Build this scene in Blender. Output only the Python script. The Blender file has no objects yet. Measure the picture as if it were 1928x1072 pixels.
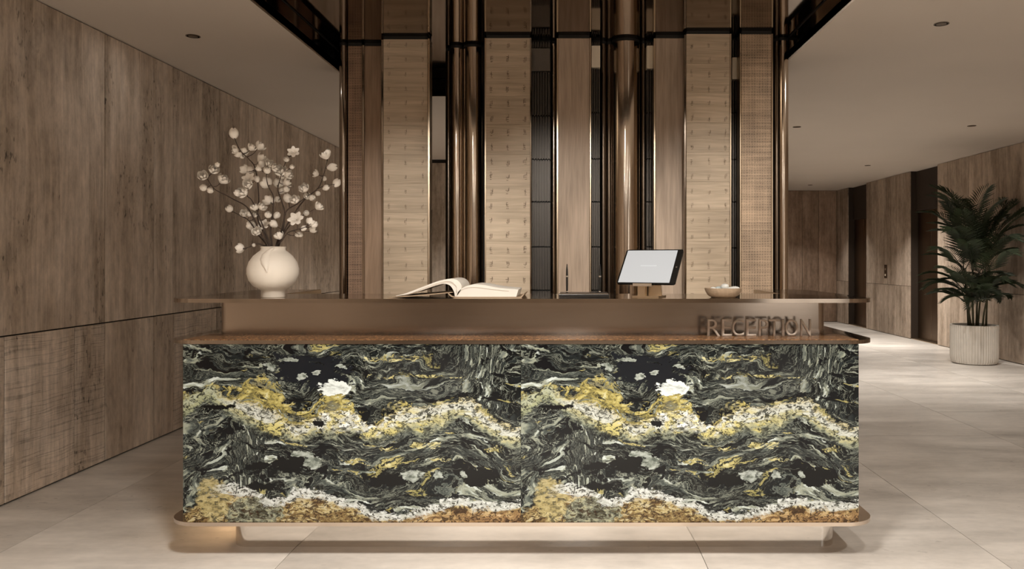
import bpy, bmesh, math, random
from mathutils import Vector, Matrix, Euler
random.seed(7)
R = math.radians
PI = math.pi
SC = bpy.context.scene
COL = SC.collection

# ------------------------------------------------------------------ camera, world, exposure
F, VX, VY, EYE = 1485.0, 1072.0, 490.0, 1.27        # focal length and vanishing point in photo pixels, eye height
cam_d = bpy.data.cameras.new('camera')
cam_d.sensor_width = 36.0
cam_d.lens = 36.0 * F / 1928.0
cam_d.shift_x = -(VX - 964.0) / 1928.0
cam_d.shift_y = -(536.0 - VY) / 1928.0
cam_d.clip_start = 0.05
cam = bpy.data.objects.new('camera', cam_d)
cam.location = (0, 0, EYE)
cam.rotation_euler = (PI / 2, 0, 0)
COL.objects.link(cam)
SC.camera = cam
SC.view_settings.view_transform = 'Standard'
SC.view_settings.look = 'None'
SC.view_settings.gamma = 1.0
SC.view_settings.use_curve_mapping = False
SC.view_settings.exposure = -0.1
SC.cycles.use_denoising = True
SC.cycles.max_bounces = 6
SC.cycles.diffuse_bounces = 4
SC.cycles.glossy_bounces = 4
SC.cycles.use_adaptive_sampling = True
SC.cycles.adaptive_threshold = 0.08
SC.cycles.sample_clamp_indirect = 4.0
world = bpy.data.worlds.new('world')
SC.world = world
world.use_nodes = True
world.node_tree.nodes['Background'].inputs[0].default_value = (1.0, 0.91, 0.81, 1)
world.node_tree.nodes['Background'].inputs[1].default_value = 0.04
WARM = (1.0, 0.955, 0.895)
# downlights, the last four added as unseen fill: x, y, power, spread in degrees, label
DOWNLIGHTS = [
    (-0.30, 1.40, 108, 130, 'round downlight in the ceiling in front of the desk, left of centre'),
    (0.95, 1.55, 22, 130, 'round downlight in the ceiling in front of the desk, right of centre'),
    (-2.40, 5.03, 1.3, 178, 'dark round downlight in the ceiling above the left timber wall'),
    (2.25, 4.77, 14, 178, 'largest round downlight, in the ceiling at upper right'),
    (2.44, 8.46, 21, 110, 'small dark downlight in the ceiling next to the bronze screen corner'),
    (4.28, 8.39, 26, 110, 'small dark downlight in the ceiling above the potted palm'),
    (4.50, 11.9, 48, 105, 'tiny downlight in the corridor ceiling before the lift doors'),
    (4.58, 15.0, 16, 95, 'farthest tiny downlight near the end of the corridor'),
    (-1.60, 8.40, 6, 95, 'round downlight beside the left timber wall behind the screen'),
    (-0.60, 9.70, 40, 120, 'round downlight behind the bronze screen before the lit back wall'),
    (2.25, 1.40, 42, 150, 'round downlight in the near ceiling on the right'),
    (-1.40, -1.80, 30, 178, 'round fill light added unseen behind the viewer, on the left'),  # this row is added out of view to light screen and walls from afar
    (1.60, -1.80, 20, 178, 'round fill light added unseen behind the viewer, in the middle'),
    (4.20, -1.80, 40, 178, 'round fill light added unseen behind the viewer, on the right'),
    (0.20, -4.60, 45, 178, 'round fill light added unseen near the rear wall'),  # added out of view so the rear wall is bright in reflections
]

# ------------------------------------------------------------------ helpers
def P(px, py, y):
    return Vector(((px - VX) * y / F, y, EYE - (py - VY) * y / F))
def X(px, y):
    return (px - VX) * y / F
def H(py, y):
    return EYE - (py - VY) * y / F

def tag(o, label=None, cat=None, group=None, kind=None):
    if label: o['label'] = label
    if cat: o['category'] = cat
    if group: o['group'] = group
    if kind: o['kind'] = kind
    return o
def empty(name, loc, label=None, cat=None, group=None, kind=None):
    o = bpy.data.objects.new(name, None)
    o.empty_display_size = 0.05
    COL.objects.link(o)
    o.location = loc
    return tag(o, label, cat, group, kind)
def wloc(o):
    v = Vector((0, 0, 0))
    while o is not None:
        v = v + o.location
        o = o.parent
    return v
def obj(name, bm, mat, parent=None, smooth=False, angle=None):
    """link bm (vertices in world coordinates) as one mesh object below parent"""
    if parent is not None:
        sh = wloc(parent)
        if sh.length: bmesh.ops.translate(bm, verts=bm.verts, vec=-sh)
    me = bpy.data.meshes.new(name)
    bmesh.ops.recalc_face_normals(bm, faces=bm.faces)
    if smooth:
        for f in bm.faces: f.smooth = True
        if angle:
            for e in bm.edges:
                if len(e.link_faces) == 2 and e.calc_face_angle(0) > R(angle): e.smooth = False
    bm.to_mesh(me); bm.free()
    me.materials.append(mat)
    o = bpy.data.objects.new(name, me)
    COL.objects.link(o)
    o.parent = parent
    return o
def inst(name, me, parent, loc, rot=(0, 0, 0), scale=(1, 1, 1)):
    o = bpy.data.objects.new(name, me)
    COL.objects.link(o)
    o.parent = parent
    o.location = Vector(loc) - (wloc(parent) if parent else Vector((0, 0, 0)))
    o.rotation_euler = rot
    o.scale = scale
    return o
def NB(): return bmesh.new()
def box(bm, x0, x1, y0, y1, z0, z1, bev=0.0, seg=2):
    r = bmesh.ops.create_cube(bm, size=1.0)
    vs = r['verts']
    for v in vs:
        v.co = Vector(((x0 + x1) / 2 + v.co.x * (x1 - x0), (y0 + y1) / 2 + v.co.y * (y1 - y0), (z0 + z1) / 2 + v.co.z * (z1 - z0)))
    if bev > 0:
        es = list({e for v in vs for e in v.link_edges})
        bmesh.ops.bevel(bm, geom=es, offset=bev, segments=seg, affect='EDGES', profile=0.5)
    return bm
def prism(bm, pts, z0, z1, bev=0.0, seg=2):
    """polygon in XY extruded in Z"""
    lo = [bm.verts.new((p[0], p[1], z0)) for p in pts]
    hi = [bm.verts.new((p[0], p[1], z1)) for p in pts]
    n = len(pts)
    fs = [bm.faces.new(lo[::-1]), bm.faces.new(hi)]
    for i in range(n):
        bm.faces.new((lo[i], lo[(i + 1) % n], hi[(i + 1) % n], hi[i]))
    if bev > 0:
        es = list(fs[0].edges) + list(fs[1].edges)
        bmesh.ops.bevel(bm, geom=es, offset=bev, segments=seg, affect='EDGES', profile=0.5)
    return bm
def prism_xz(bm, pts, y0, y1):
    a = [bm.verts.new((p[0], y0, p[1])) for p in pts]
    b = [bm.verts.new((p[0], y1, p[1])) for p in pts]
    n = len(pts)
    bm.faces.new(a); bm.faces.new(b[::-1])
    for i in range(n):
        bm.faces.new((a[i], b[i], b[(i + 1) % n], a[(i + 1) % n]))
    return bm
def arc(cx, cy, r, a0, a1, n=10):
    return [(cx + r * math.cos(R(a0 + (a1 - a0) * i / n)), cy + r * math.sin(R(a0 + (a1 - a0) * i / n))) for i in range(n + 1)]
def rrect(x0, x1, y0, y1, r, n=10, rb=None):
    rb = r if rb is None else rb
    return (arc(x0 + r, y0 + r, r, 180, 270, n) + arc(x1 - r, y0 + r, r, 270, 360, n)
            + arc(x1 - rb, y1 - rb, rb, 0, 90, n) + arc(x0 + rb, y1 - rb, rb, 90, 180, n))
def lathe(bm, prof, cx, cy, n=32, rad=None):
    rings = []
    for (r, z) in prof:
        ring = []
        for k in range(n):
            a = 2 * PI * k / n
            rr = r if rad is None else rad(r, z, a)
            ring.append(bm.verts.new((cx + rr * math.cos(a), cy + rr * math.sin(a), z)))
        rings.append(ring)
    for i in range(len(rings) - 1):
        for k in range(n):
            bm.faces.new((rings[i][k], rings[i][(k + 1) % n], rings[i + 1][(k + 1) % n], rings[i + 1][k]))
    if prof[0][0] > 1e-5: bm.faces.new(rings[0][::-1])
    if prof[-1][0] > 1e-5: bm.faces.new(rings[-1])
    bmesh.ops.remove_doubles(bm, verts=bm.verts, dist=1e-6)
    return bm
def sweep(bm, pts, radii, n=6):
    pts = [Vector(p) for p in pts]
    rings = []
    for i, p in enumerate(pts):
        t = (pts[min(i + 1, len(pts) - 1)] - pts[max(i - 1, 0)]).normalized()
        a = Vector((0, 1, 0)) if abs(t.y) < 0.9 else Vector((1, 0, 0))
        u = t.cross(a).normalized(); w = t.cross(u)
        r = radii[i] if isinstance(radii, (list, tuple)) else radii
        rings.append([bm.verts.new(p + u * (r * math.cos(2 * PI * k / n)) + w * (r * math.sin(2 * PI * k / n))) for k in range(n)])
    for i in range(len(rings) - 1):
        for k in range(n):
            bm.faces.new((rings[i][k], rings[i][(k + 1) % n], rings[i + 1][(k + 1) % n], rings[i + 1][k]))
    bm.faces.new(rings[0][::-1]); bm.faces.new(rings[-1])
    return bm
def spline(pts, k=6):
    """Catmull-Rom through pts"""
    pts = [Vector(p) for p in pts]
    q = [pts[0] * 2 - pts[1]] + pts + [pts[-1] * 2 - pts[-2]]
    out = []
    for i in range(1, len(q) - 2):
        for j in range(k):
            t = j / k
            a, b, c, d = q[i - 1], q[i], q[i + 1], q[i + 2]
            out.append(0.5 * ((2 * b) + (c - a) * t + (2 * a - 5 * b + 4 * c - d) * t * t + (3 * b - a - 3 * c + d) * t ** 3))
    out.append(pts[-1])
    return out

# ------------------------------------------------------------------ node expressions
class E:
    """a shader socket with arithmetic"""
    def __init__(s, t, sock): s.t, s.s = t, sock
    def __add__(a, b): return mth(a.t, 'ADD', a, b)
    __radd__ = __add__
    def __sub__(a, b): return mth(a.t, 'SUBTRACT', a, b)
    def __rsub__(a, b): return mth(a.t, 'SUBTRACT', b, a)
    def __mul__(a, b): return mth(a.t, 'MULTIPLY', a, b)
    __rmul__ = __mul__
    def __truediv__(a, b): return mth(a.t, 'DIVIDE', a, b)
    def __neg__(a): return mth(a.t, 'MULTIPLY', a, -1.0)
def put(t, sock, v):
    if isinstance(v, E): t.links.new(v.s, sock)
    elif isinstance(v, (tuple, list)): sock.default_value = tuple(v) + ((1,) if len(v) == 3 and len(sock.default_value) == 4 else ())
    else: sock.default_value = v
def mth(t, op, a, b=0.0, c=0.0, clamp=False):
    n = t.nodes.new('ShaderNodeMath'); n.operation = op; n.use_clamp = clamp
    put(t, n.inputs[0], a); put(t, n.inputs[1], b); put(t, n.inputs[2], c)
    return E(t, n.outputs[0])
def fabs(a): return mth(a.t, 'ABSOLUTE', a)
def fmax(a, b): return mth(a.t, 'MAXIMUM', a, b)
def fmin(a, b): return mth(a.t, 'MINIMUM', a, b)
def step(x, a, b):
    """smooth ramp: 0 at a, 1 at b"""
    t = x.t
    n = t.nodes.new('ShaderNodeMapRange'); n.interpolation_type = 'SMOOTHSTEP'
    put(t, n.inputs[0], x)
    if a < b:
        n.inputs[1].default_value, n.inputs[2].default_value, n.inputs[3].default_value, n.inputs[4].default_value = a, b, 0, 1
    else:
        n.inputs[1].default_value, n.inputs[2].default_value, n.inputs[3].default_value, n.inputs[4].default_value = b, a, 1, 0
    return E(t, n.outputs[0])
def vec(t, x, y, z=0.0):
    n = t.nodes.new('ShaderNodeCombineXYZ')
    put(t, n.inputs[0], x); put(t, n.inputs[1], y); put(t, n.inputs[2], z)
    return E(t, n.outputs[0])
def noise(v, scale=1.0, detail=4.0, rough=0.55, dist=0.0, color=False):
    t = v.t
    n = t.nodes.new('ShaderNodeTexNoise')
    put(t, n.inputs['Vector'], v)
    n.inputs['Scale'].default_value = scale; n.inputs['Detail'].default_value = detail
    n.inputs['Roughness'].default_value = rough; n.inputs['Distortion'].default_value = dist
    return E(t, n.outputs[1 if color else 0])
def voro(v, scale=1.0, feature='F1'):
    t = v.t
    n = t.nodes.new('ShaderNodeTexVoronoi'); n.feature = feature
    put(t, n.inputs['Vector'], v); n.inputs['Scale'].default_value = scale
    return E(t, n.outputs[0])
def split(v):
    n = v.t.nodes.new('ShaderNodeSeparateXYZ'); put(v.t, n.inputs[0], v)
    return [E(v.t, n.outputs[i]) for i in range(3)]
def ramp(x, stops, mode='LINEAR'):
    t = x.t
    n = t.nodes.new('ShaderNodeValToRGB'); put(t, n.inputs[0], x)
    cr = n.color_ramp; cr.interpolation = mode
    while len(cr.elements) < len(stops): cr.elements.new(0.5)
    for e, (p, c) in zip(cr.elements, stops):
        e.position = p; e.color = tuple(c) + (1,)
    return E(t, n.outputs[0])
def mix(f, a, b):
    t = f.t
    n = t.nodes.new('ShaderNodeMix'); n.data_type = 'RGBA'; n.clamp_factor = True
    put(t, n.inputs[0], f); put(t, n.inputs[6], a); put(t, n.inputs[7], b)
    return E(t, n.outputs[2])
def cmul(c, f):
    t = f.t
    n = t.nodes.new('ShaderNodeVectorMath'); n.operation = 'SCALE'
    put(t, n.inputs[0], c); put(t, n.inputs['Scale'], f)
    return E(t, n.outputs[0])
def curve(x, pts):
    t = x.t
    n = t.nodes.new('ShaderNodeFloatCurve'); put(t, n.inputs['Value'], x)
    c = n.mapping.curves[0]
    c.points[0].location = pts[0]; c.points[1].location = pts[-1]
    for p in pts[1:-1]: c.points.new(*p)
    n.mapping.update()
    return E(t, n.outputs[0])
def ell(u, v, cu, cv, ru, rv):
    """1 at centre, 0 at the rim of an ellipse"""
    a = (u - cu) / ru; b = (v - cv) / rv
    return 1.0 - mth(a.t, 'SQRT', a * a + b * b)

def new_mat(name):
    m = bpy.data.materials.new(name); m.use_nodes = True
    t = m.node_tree
    b = t.nodes['Principled BSDF']
    return m, t, b
def coord(t, which='Object'):
    n = t.nodes.new('ShaderNodeTexCoord')
    return E(t, n.outputs[which])
def wpos(t):
    n = t.nodes.new('ShaderNodeNewGeometry')
    return E(t, n.outputs['Position'])
def orand(t):
    n = t.nodes.new('ShaderNodeObjectInfo')
    return E(t, n.outputs['Random'])
def bump(t, b, h, strength=0.3, dist=0.01):
    n = t.nodes.new('ShaderNodeBump'); n.inputs['Strength'].default_value = strength; n.inputs['Distance'].default_value = dist
    put(t, n.inputs['Height'], h); t.links.new(n.outputs[0], b.inputs['Normal'])
def plain(name, col, rough=0.5, metal=0.0, var=0.06, scale=30.0, emit=None, spec=0.5):
    """single colour with slight procedural mottling"""
    m, t, b = new_mat(name)
    n = noise(coord(t), scale, 1.5)
    k = 1.0 + (n - 0.5) * (2 * var)
    put(t, b.inputs['Base Color'], cmul(col, k))
    b.inputs['Roughness'].default_value = rough; b.inputs['Metallic'].default_value = metal
    b.inputs['Specular IOR Level'].default_value = spec
    if emit:
        b.inputs['Emission Color'].default_value = tuple(emit[0]) + (1,); b.inputs['Emission Strength'].default_value = emit[1]
    return m

# ------------------------------------------------------------------ materials
def mat_timber(name, base, axis, saw=False, tint=0.18, rough=0.55, pits=1.0, cloud=1.0):
    """greyed panel with vertical streaks; axis = world axis along the wall (0 x, 1 y)"""
    m, t, b = new_mat(name)
    p = split(wpos(t)); a = p[axis]; z = p[2]
    r = orand(t)
    off = r * 37.0
    warp = noise(vec(t, a * 2.2 + off, z * 0.9), 1.0, 1) - 0.5
    aa = a + warp * 0.10
    streak = noise(vec(t, aa * 9.0 + off, z * 0.55, off), 1.0, 3, 0.62)
    fine = noise(vec(t, aa * 70.0 + off, z * 3.0, off), 1.0, 2, 0.6)
    clouds = noise(vec(t, a * 2.4 + off, z * 1.3, off), 1.0, 2, 0.6)
    mott = noise(vec(t, aa * 22.0 + off, z * 9.0, off), 1.0, 3, 0.68)
    pit = noise(vec(t, aa * 46.0 + off, z * 13.0), 1.0, 2, 0.65)
    pitm = step(pit, 0.58, 0.66) * step(clouds, 0.5, 0.42)
    k = 1.0 + (streak - 0.5) * 1.0 + (clouds - 0.5) * (0.9 * cloud) + (mott - 0.5) * 1.0 + (fine - 0.5) * 0.55 - pitm * (0.50 * pits) + (r - 0.5) * tint
    h = None
    if saw:
        zz = z + (clouds - 0.5) * 0.05
        line = noise(vec(t, a * 1.6 + off, zz * 95.0, off), 1.0, 3, 0.7)
        cut = step(line, 0.53, 0.58)
        vline = step(noise(vec(t, a * 130.0 + off, z * 2.0), 1.0, 2), 0.58, 0.66)
        patch = step(streak, 0.36, 0.50)
        k = k - cut * (patch * 0.42) - vline * 0.18 + (line - 0.5) * 0.6
    col = mix(step(streak + (clouds - 0.5) * 0.6, 0.3, 0.7), (base[0] * 0.92, base[1] * 0.88, base[2] * 0.84), (base[0] * 1.05, base[1] * 1.06, base[2] * 1.08))
    put(t, b.inputs['Base Color'], cmul(col, fmax(k, 0.12)))
    b.inputs['Roughness'].default_value = rough
    b.inputs['Specular IOR Level'].default_value = 0.3
    return m
M_WALL_L = mat_timber('grey_timber_left', (0.50, 0.415, 0.335), 1)
M_WALL_SAW = mat_timber('saw_cut_timber', (0.51, 0.425, 0.345), 1, saw=True)
M_WALL_R = mat_timber('grey_timber_right', (0.42, 0.335, 0.26), 1, pits=0.3)
M_WALL_B2 = mat_timber('grey_timber_back', (0.44, 0.36, 0.285), 0, pits=0.3)
M_WALL_B = mat_timber('brown_timber_back', (0.30, 0.21, 0.15), 0, pits=0.2)

def mat_wood(name, base, horiz=False, tint=0.12, contrast=1.0, rough=0.5):
    m, t, b = new_mat(name)
    p = split(wpos(t)); r = orand(t); off = r * 53.0
    g, l = (p[2], p[0]) if horiz else (p[0], p[2])       # across / along the grain
    w = (noise(vec(t, g * 3.0 + off, l * 1.2), 1.0, 1) - 0.5) * 0.05
    s = noise(vec(t, (g + w) * 38.0 + off, l * 1.8, off), 1.0, 3, 0.6)
    fine = noise(vec(t, (g + w) * 210.0 + off, l * 6.0), 1.0, 1, 0.6)
    cl = noise(vec(t, g * 5.0 + off, l * 2.5), 1.0, 1)
    k = 1.0 + ((s - 0.5) * 0.80 + (fine - 0.5) * 0.45 + (cl - 0.5) * 0.45) * contrast + (r - 0.5) * tint
    col = mix(s, (base[0] * 0.95, base[1] * 0.90, base[2] * 0.84), (base[0] * 1.05, base[1] * 1.06, base[2] * 1.10))
    put(t, b.inputs['Base Color'], cmul(col, k))
    b.inputs['Roughness'].default_value = rough
    b.inputs['Specular IOR Level'].default_value = 0.3
    return m
M_OAK = mat_wood('pale_oak_boards', (0.56, 0.45, 0.325), horiz=True, contrast=0.85)
M_WALNUT = mat_wood('brown_wood', (0.37, 0.255, 0.17))
M_WALNUT2 = mat_wood('pale_brown_wood', (0.47, 0.365, 0.275), contrast=1.0)

def mat_weave(name, base):
    m, t, b = new_mat(name)
    p = split(wpos(t)); x, z = p[0], p[2]
    j = (noise(vec(t, x * 28, z * 28), 1.0, 2) - 0.5) * 0.016
    wx = mth(t, 'SINE', (x + j) * (2 * PI / 0.0180)); wz = mth(t, 'SINE', (z + j) * (2 * PI / 0.0180))
    h = fmax(wx, wz)
    row = noise(vec(t, x * 2.0, z * 45.0), 1.0, 2, 0.7)
    colm = noise(vec(t, x * 60.0, z * 1.5), 1.0, 2)
    cl = noise(vec(t, x * 6.0, z * 4.0), 1.0, 1)
    k = 0.88 + h * 0.24 + (row - 0.5) * 1.2 + (colm - 0.5) * 0.5 + (cl - 0.5) * 0.8
    put(t, b.inputs['Base Color'], cmul(base, fmax(k, 0.15)))
    b.inputs['Roughness'].default_value = 0.6
    return m
M_WEAVE_D = mat_weave('dark_woven_cane', (0.31, 0.195, 0.125))
M_WEAVE_L = mat_weave('woven_cane', (0.42, 0.30, 0.20))

def mat_metal(name, col, rough, var=0.05, brush=None):
    m, t, b = new_mat(name)
    p = split(wpos(t))
    n = noise(vec(t, p[0] * 2.0, p[1] * 2.0, p[2] * 2.0), 1.5, 1)
    put(t, b.inputs['Base Color'], cmul(col, 1.0 + (n - 0.5) * 0.16))
    rr = rough + (n - 0.5) * var
    if brush is not None:
        f = noise(vec(t, p[0] * brush[0], p[1] * brush[1], p[2] * brush[2]), 1.0, 2)
        rr = rr + (f - 0.5) * 0.08
    put(t, b.inputs['Roughness'], fmax(rr, 0.02))
    b.inputs['Metallic'].default_value = 1.0
    return m
M_BRONZE_TUBE = mat_metal('polished_bronze_tube', (0.62, 0.53, 0.44), 0.13)
M_BRONZE_DARK = mat_metal('dark_bronze', (0.17, 0.132, 0.10), 0.25)
M_BRONZE_MIRROR = mat_metal('bronze_mirror', (0.26, 0.20, 0.15), 0.07, var=0.02)
M_SLAB = mat_metal('brown_bronze_slab', (0.37, 0.31, 0.255), 0.10, var=0.02)
M_FASCIA = mat_metal('satin_bronze_fascia', (0.40, 0.335, 0.28), 0.16, brush=(3, 3, 200))
M_LETTER = plain('bronze_letter', (0.54, 0.45, 0.37), 0.5, 0.1)
M_PLINTH = mat_metal('polished_champagne_metal', (0.80, 0.76, 0.71), 0.07, var=0.02)
M_LOWSLAB = mat_metal('rose_bronze_slab', (0.64, 0.545, 0.46), 0.16)
M_BRASS = mat_metal('pale_brass_trim', (0.62, 0.50, 0.36), 0.28)
M_STEEL = mat_metal('bright_steel', (0.80, 0.76, 0.70), 0.2)
M_DOOR = mat_metal('dark_lift_door', (0.22, 0.155, 0.105), 0.33, brush=(90, 90, 1))
M_BLACK = plain('black_gap', (0.012, 0.010, 0.008), 0.7)
M_RIB = plain('dark_bronze_rib', (0.085, 0.072, 0.06), 0.42, 0.5)
M_CREAM = plain('cream_block', (0.90, 0.80, 0.64), 0.5)
M_GREYBLK = plain('grey_metal_block', (0.14, 0.12, 0.10), 0.45, 0.3)
M_MARK = plain('engraved_brown', (0.30, 0.225, 0.155), 0.7)
M_MARK_D = plain('engraved_dark_brown', (0.19, 0.13, 0.085), 0.7)
M_TRANSOM = plain('dark_transom', (0.045, 0.033, 0.025), 0.6, spec=0.2)
M_CERAMIC = plain('matt_cream_ceramic', (0.74, 0.67, 0.58), 0.55, 0, 0.03, 12)
M_BARK = plain('dark_bark', (0.055, 0.036, 0.026), 0.8, 0, 0.3, 80)
M_PETAL = plain('cream_petal', (0.80, 0.74, 0.66), 0.6, 0, 0.05, 60)
M_PAGE = plain('ivory_page', (0.80, 0.75, 0.67), 0.7, 0, 0.02)
M_COVER = plain('tan_book_cover', (0.36, 0.26, 0.17), 0.6)
M_PAGEEDGE = plain('page_edge', (0.62, 0.58, 0.52), 0.75, 0, 0.1, 120)
M_BLACKP = plain('black_lacquer', (0.012, 0.011, 0.010), 0.25)
M_SCREEN = plain('lit_screen', (0.10, 0.10, 0.10), 0.25, 0, 0.0, emit=((0.95, 0.94, 0.92), 0.62))
M_SCRTXT = plain('screen_text', (0.1, 0.1, 0.1), 0.3, 0, 0, emit=((1, 1, 0.98), 0.68))
M_BOWL = plain('tan_stone_bowl', (0.46, 0.34, 0.23), 0.7, 0, 0.25, 70)
M_PEBW = plain('white_pebble', (0.74, 0.74, 0.70), 0.5, 0, 0.12, 90)
M_PEBB = plain('pale_blue_pebble', (0.50, 0.56, 0.56), 0.5, 0, 0.2, 90)
M_SOIL = plain('dark_soil', (0.02, 0.015, 0.01), 0.9, 0, 0.4, 60)
M_LEAF = plain('dark_green_leaf', (0.026, 0.038, 0.016), 0.45, 0, 0.3, 8)
M_CANE = plain('green_brown_cane', (0.06, 0.055, 0.025), 0.6, 0, 0.3, 20)
M_LIGHTHOLE = plain('black_baffle', (0.006, 0.005, 0.005), 0.6)
M_LED = plain('warm_led', (1, 0.8, 0.5), 0.5, 0, 0, emit=((1.0, 0.72, 0.44), 26.0))

def mat_ceiling():
    m, t, b = new_mat('ceiling_plaster')
    n = noise(wpos(t), 1.3, 1)
    put(t, b.inputs['Base Color'], cmul((0.64, 0.56, 0.48), 0.97 + (n - 0.5) * 0.08))
    b.inputs['Roughness'].default_value = 0.75
    return m
M_CEIL = mat_ceiling()

def mat_floor():
    m, t, b = new_mat('beige_stone_floor')
    p = split(wpos(t)); x, y = p[0], p[1]; r = orand(t); off = r * 21.0
    wn = noise(vec(t, x * 0.6 + off, y * 0.9), 1.0, 1) - 0.5
    big = noise(vec(t, x * 0.8 + off, (y + wn) * 1.5), 1.0, 3, 0.6)
    streak = noise(vec(t, x * 1.3 + wn * 2.0 + off, y * 5.0), 1.0, 4, 0.62)
    spk = noise(vec(t, x * 14.0 + off, y * 26.0), 1.0, 2, 0.65)
    pit = step(spk, 0.60, 0.72) * step(big, 0.5, 0.42)
    k = 1.0 + (big - 0.5) * 0.75 + (streak - 0.5) * 0.85 + (spk - 0.5) * 0.30 - pit * 0.30
    col = mix(big, (0.54, 0.485, 0.425), (0.64, 0.60, 0.55))
    put(t, b.inputs['Base Color'], cmul(col, k))
    put(t, b.inputs['Roughness'], 0.36 + (streak - 0.5) * 0.15)
    b.inputs['Specular IOR Level'].default_value = 0.4
    return m
M_FLOOR = mat_floor()

def mat_granite():
    m, t, b = new_mat('orange_brown_inlay')
    p = wpos(t)
    a = noise(p, 90.0, 4, 0.7); c = noise(p, 9.0, 3)
    col = ramp(a, [(0.30, (0.03, 0.016, 0.01)), (0.45, (0.16, 0.075, 0.035)), (0.58, (0.38, 0.19, 0.08)), (0.72, (0.62, 0.42, 0.24))])
    put(t, b.inputs['Base Color'], cmul(col, 0.45 + c * 1.0))
    b.inputs['Roughness'].default_value = 0.25
    return m
M_INLAY = mat_granite()

PW, PH = 1.4167, 0.7556        # one stone panel: width and height in metres
def mat_stone():
    m, t, b = new_mat('gold_veined_black_marble')
    p = split(coord(t)); x, z = p[0], p[2]
    u0 = x / PW + 0.5; v0 = 0.5 - z / PH
    n1 = split(noise(vec(t, x * 3.0, z * 5.5), 1.0, 3, 0.5, color=True))
    n2 = split(noise(vec(t, x * 13.0 + 3.0, z * 22.0), 1.0, 3, 0.55, color=True))
    n3 = split(noise(vec(t, x * 45.0 + 3.0, z * 70.0), 1.0, 3, 0.6, color=True))
    # mild warp for placed features, strong warp for the flowing grain
    u = u0 + (n1[0] - 0.5) * 0.05 + (n2[0] - 0.5) * 0.030 + (n3[0] - 0.5) * 0.014
    v = v0 + (n1[1] - 0.5) * 0.06 + (n2[1] - 0.5) * 0.055 + (n3[1] - 0.5) * 0.026
    c1 = curve(u, [(0, .33), (.05, .29), (.09, .275), (.13, .32), (.2, .36), (.28, .41), (.34, .47), (.40, .42), (.47, .41), (.52, .43), (.555, .475), (.6, .43), (.66, .40), (.75, .37), (.82, .335), (.87, .37), (.93, .45), (1, .50)])
    c2 = curve(u, [(0, .96), (.05, .86), (.1, .80), (.2, .82), (.28, .88), (.345, .825), (.38, .82), (.45, .87), (.52, .90), (.58, .95), (.65, .95), (.75, .895), (.8, .875), (.9, .90), (1, .88)])
    d1 = v - c1; d2 = v - c2
    # --- shared noises
    S = noise(vec(t, u0 * 62.0, v0 * 44.0), 1.0, 3, 0.65, 1.2)           # specks
    S2 = noise(vec(t, u0 * 24.0 + 6.0, v0 * 22.0), 1.0, 4, 0.65, 0.8)     # ragged edges
    spk = step(S, 0.56, 0.61)
    chip = step(noise(vec(t, u0 * 30.0 + 4.0, v0 * 27.0), 1.0, 3, 0.6, 1.6), 0.575, 0.60)
    # --- flowing grain coordinates
    sw = split(noise(vec(t, u0 * 4.5 + 8.0, v0 * 4.2), 1.0, 2, 0.5, color=True))
    flow = v - c1 * 0.5 + (sw[1] - 0.5) * 0.34
    gu = u0 + (sw[0] - 0.5) * 0.16
    calm = step(noise(vec(t, gu * 3.0 + 2.0, v0 * 3.4), 1.0, 2), 0.38, 0.62)
    # steep grain: trunk at left, fan at upper right
    trunk = step(u0, 0.26, 0.12) * step(d1, 0.02, 0.09)
    fan = step(u0, 0.80, 0.95) * step(d1, 0.0, -0.06)
    la = mix(trunk, gu * 6.6, u * 13.0 + v * 8.0 + sw[0] * 6.0); lb = mix(trunk, flow * 21.0, v * 9.0 + sw[1] * 5.0)
    la = mix(fan * 0.45, la, (u - v * 0.6) * 13.0 + sw[0] * 6.0); lb = mix(fan, lb, (v + u * 0.4) * 8.0)
    la, lb = E(t, la.s), E(t, lb.s)
    A = noise(vec(t, la, lb, 1.0), 1.0, 4, 0.56, 0.9)
    B = noise(vec(t, la * 2.1, lb * 1.9, 5.0), 1.0, 3, 0.55, 1.3)
    C = noise(vec(t, la * 0.55, lb * 0.5, 9.0), 1.0, 3, 0.55)
    D = noise(vec(t, la * 1.3, lb * 1.1, 15.0), 1.0, 3, 0.6, 1.6)
    base = ramp(C * 0.55 + B * 0.45, [(0.40, (0.003, 0.0038, 0.004)), (0.47, (0.007, 0.0085, 0.009)), (0.53, (0.020, 0.0235, 0.023)), (0.59, (0.050, 0.054, 0.048)), (0.66, (0.14, 0.15, 0.125))])
    # pale flakes with sharp edges
    flake = step(A + (C - 0.5) * 0.40, 0.565, 0.60)
    fcol = ramp(D, [(0.36, (0.06, 0.068, 0.060)), (0.44, (0.16, 0.17, 0.145)), (0.51, (0.30, 0.30, 0.21)), (0.58, (0.44, 0.46, 0.40)), (0.67, (0.70, 0.72, 0.67))])
    dark = mix(flake, base, fcol)
    # thin pale filaments and black cracks
    ln = step(fabs(D - 0.5), 0.026, 0.008)
    dark = mix(ln * (0.25 + calm * 0.6), dark, (0.34, 0.345, 0.275))
    ln2 = step(fabs(B - 0.5), 0.018, 0.004)
    dark = mix(ln2 * 0.55, dark, (0.24, 0.245, 0.195))
    ck = step(fabs(A - 0.49), 0.030, 0.006)
    dark = mix(ck * 0.85, dark, (0.004, 0.004, 0.004))
    blk = step(noise(vec(t, gu * 9.0 + 2.0, flow * 13.0), 1.0, 3, 0.6), 0.585, 0.61)
    dark = mix(blk * step(A, 0.66, 0.60), dark, (0.004, 0.0042, 0.005))
    yl_ = step(noise(vec(t, gu * 6.0 + 5.0, flow * 15.0, 3.0), 1.0, 3, 0.6), 0.62, 0.655) * step(S, 0.60, 0.52)
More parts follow.
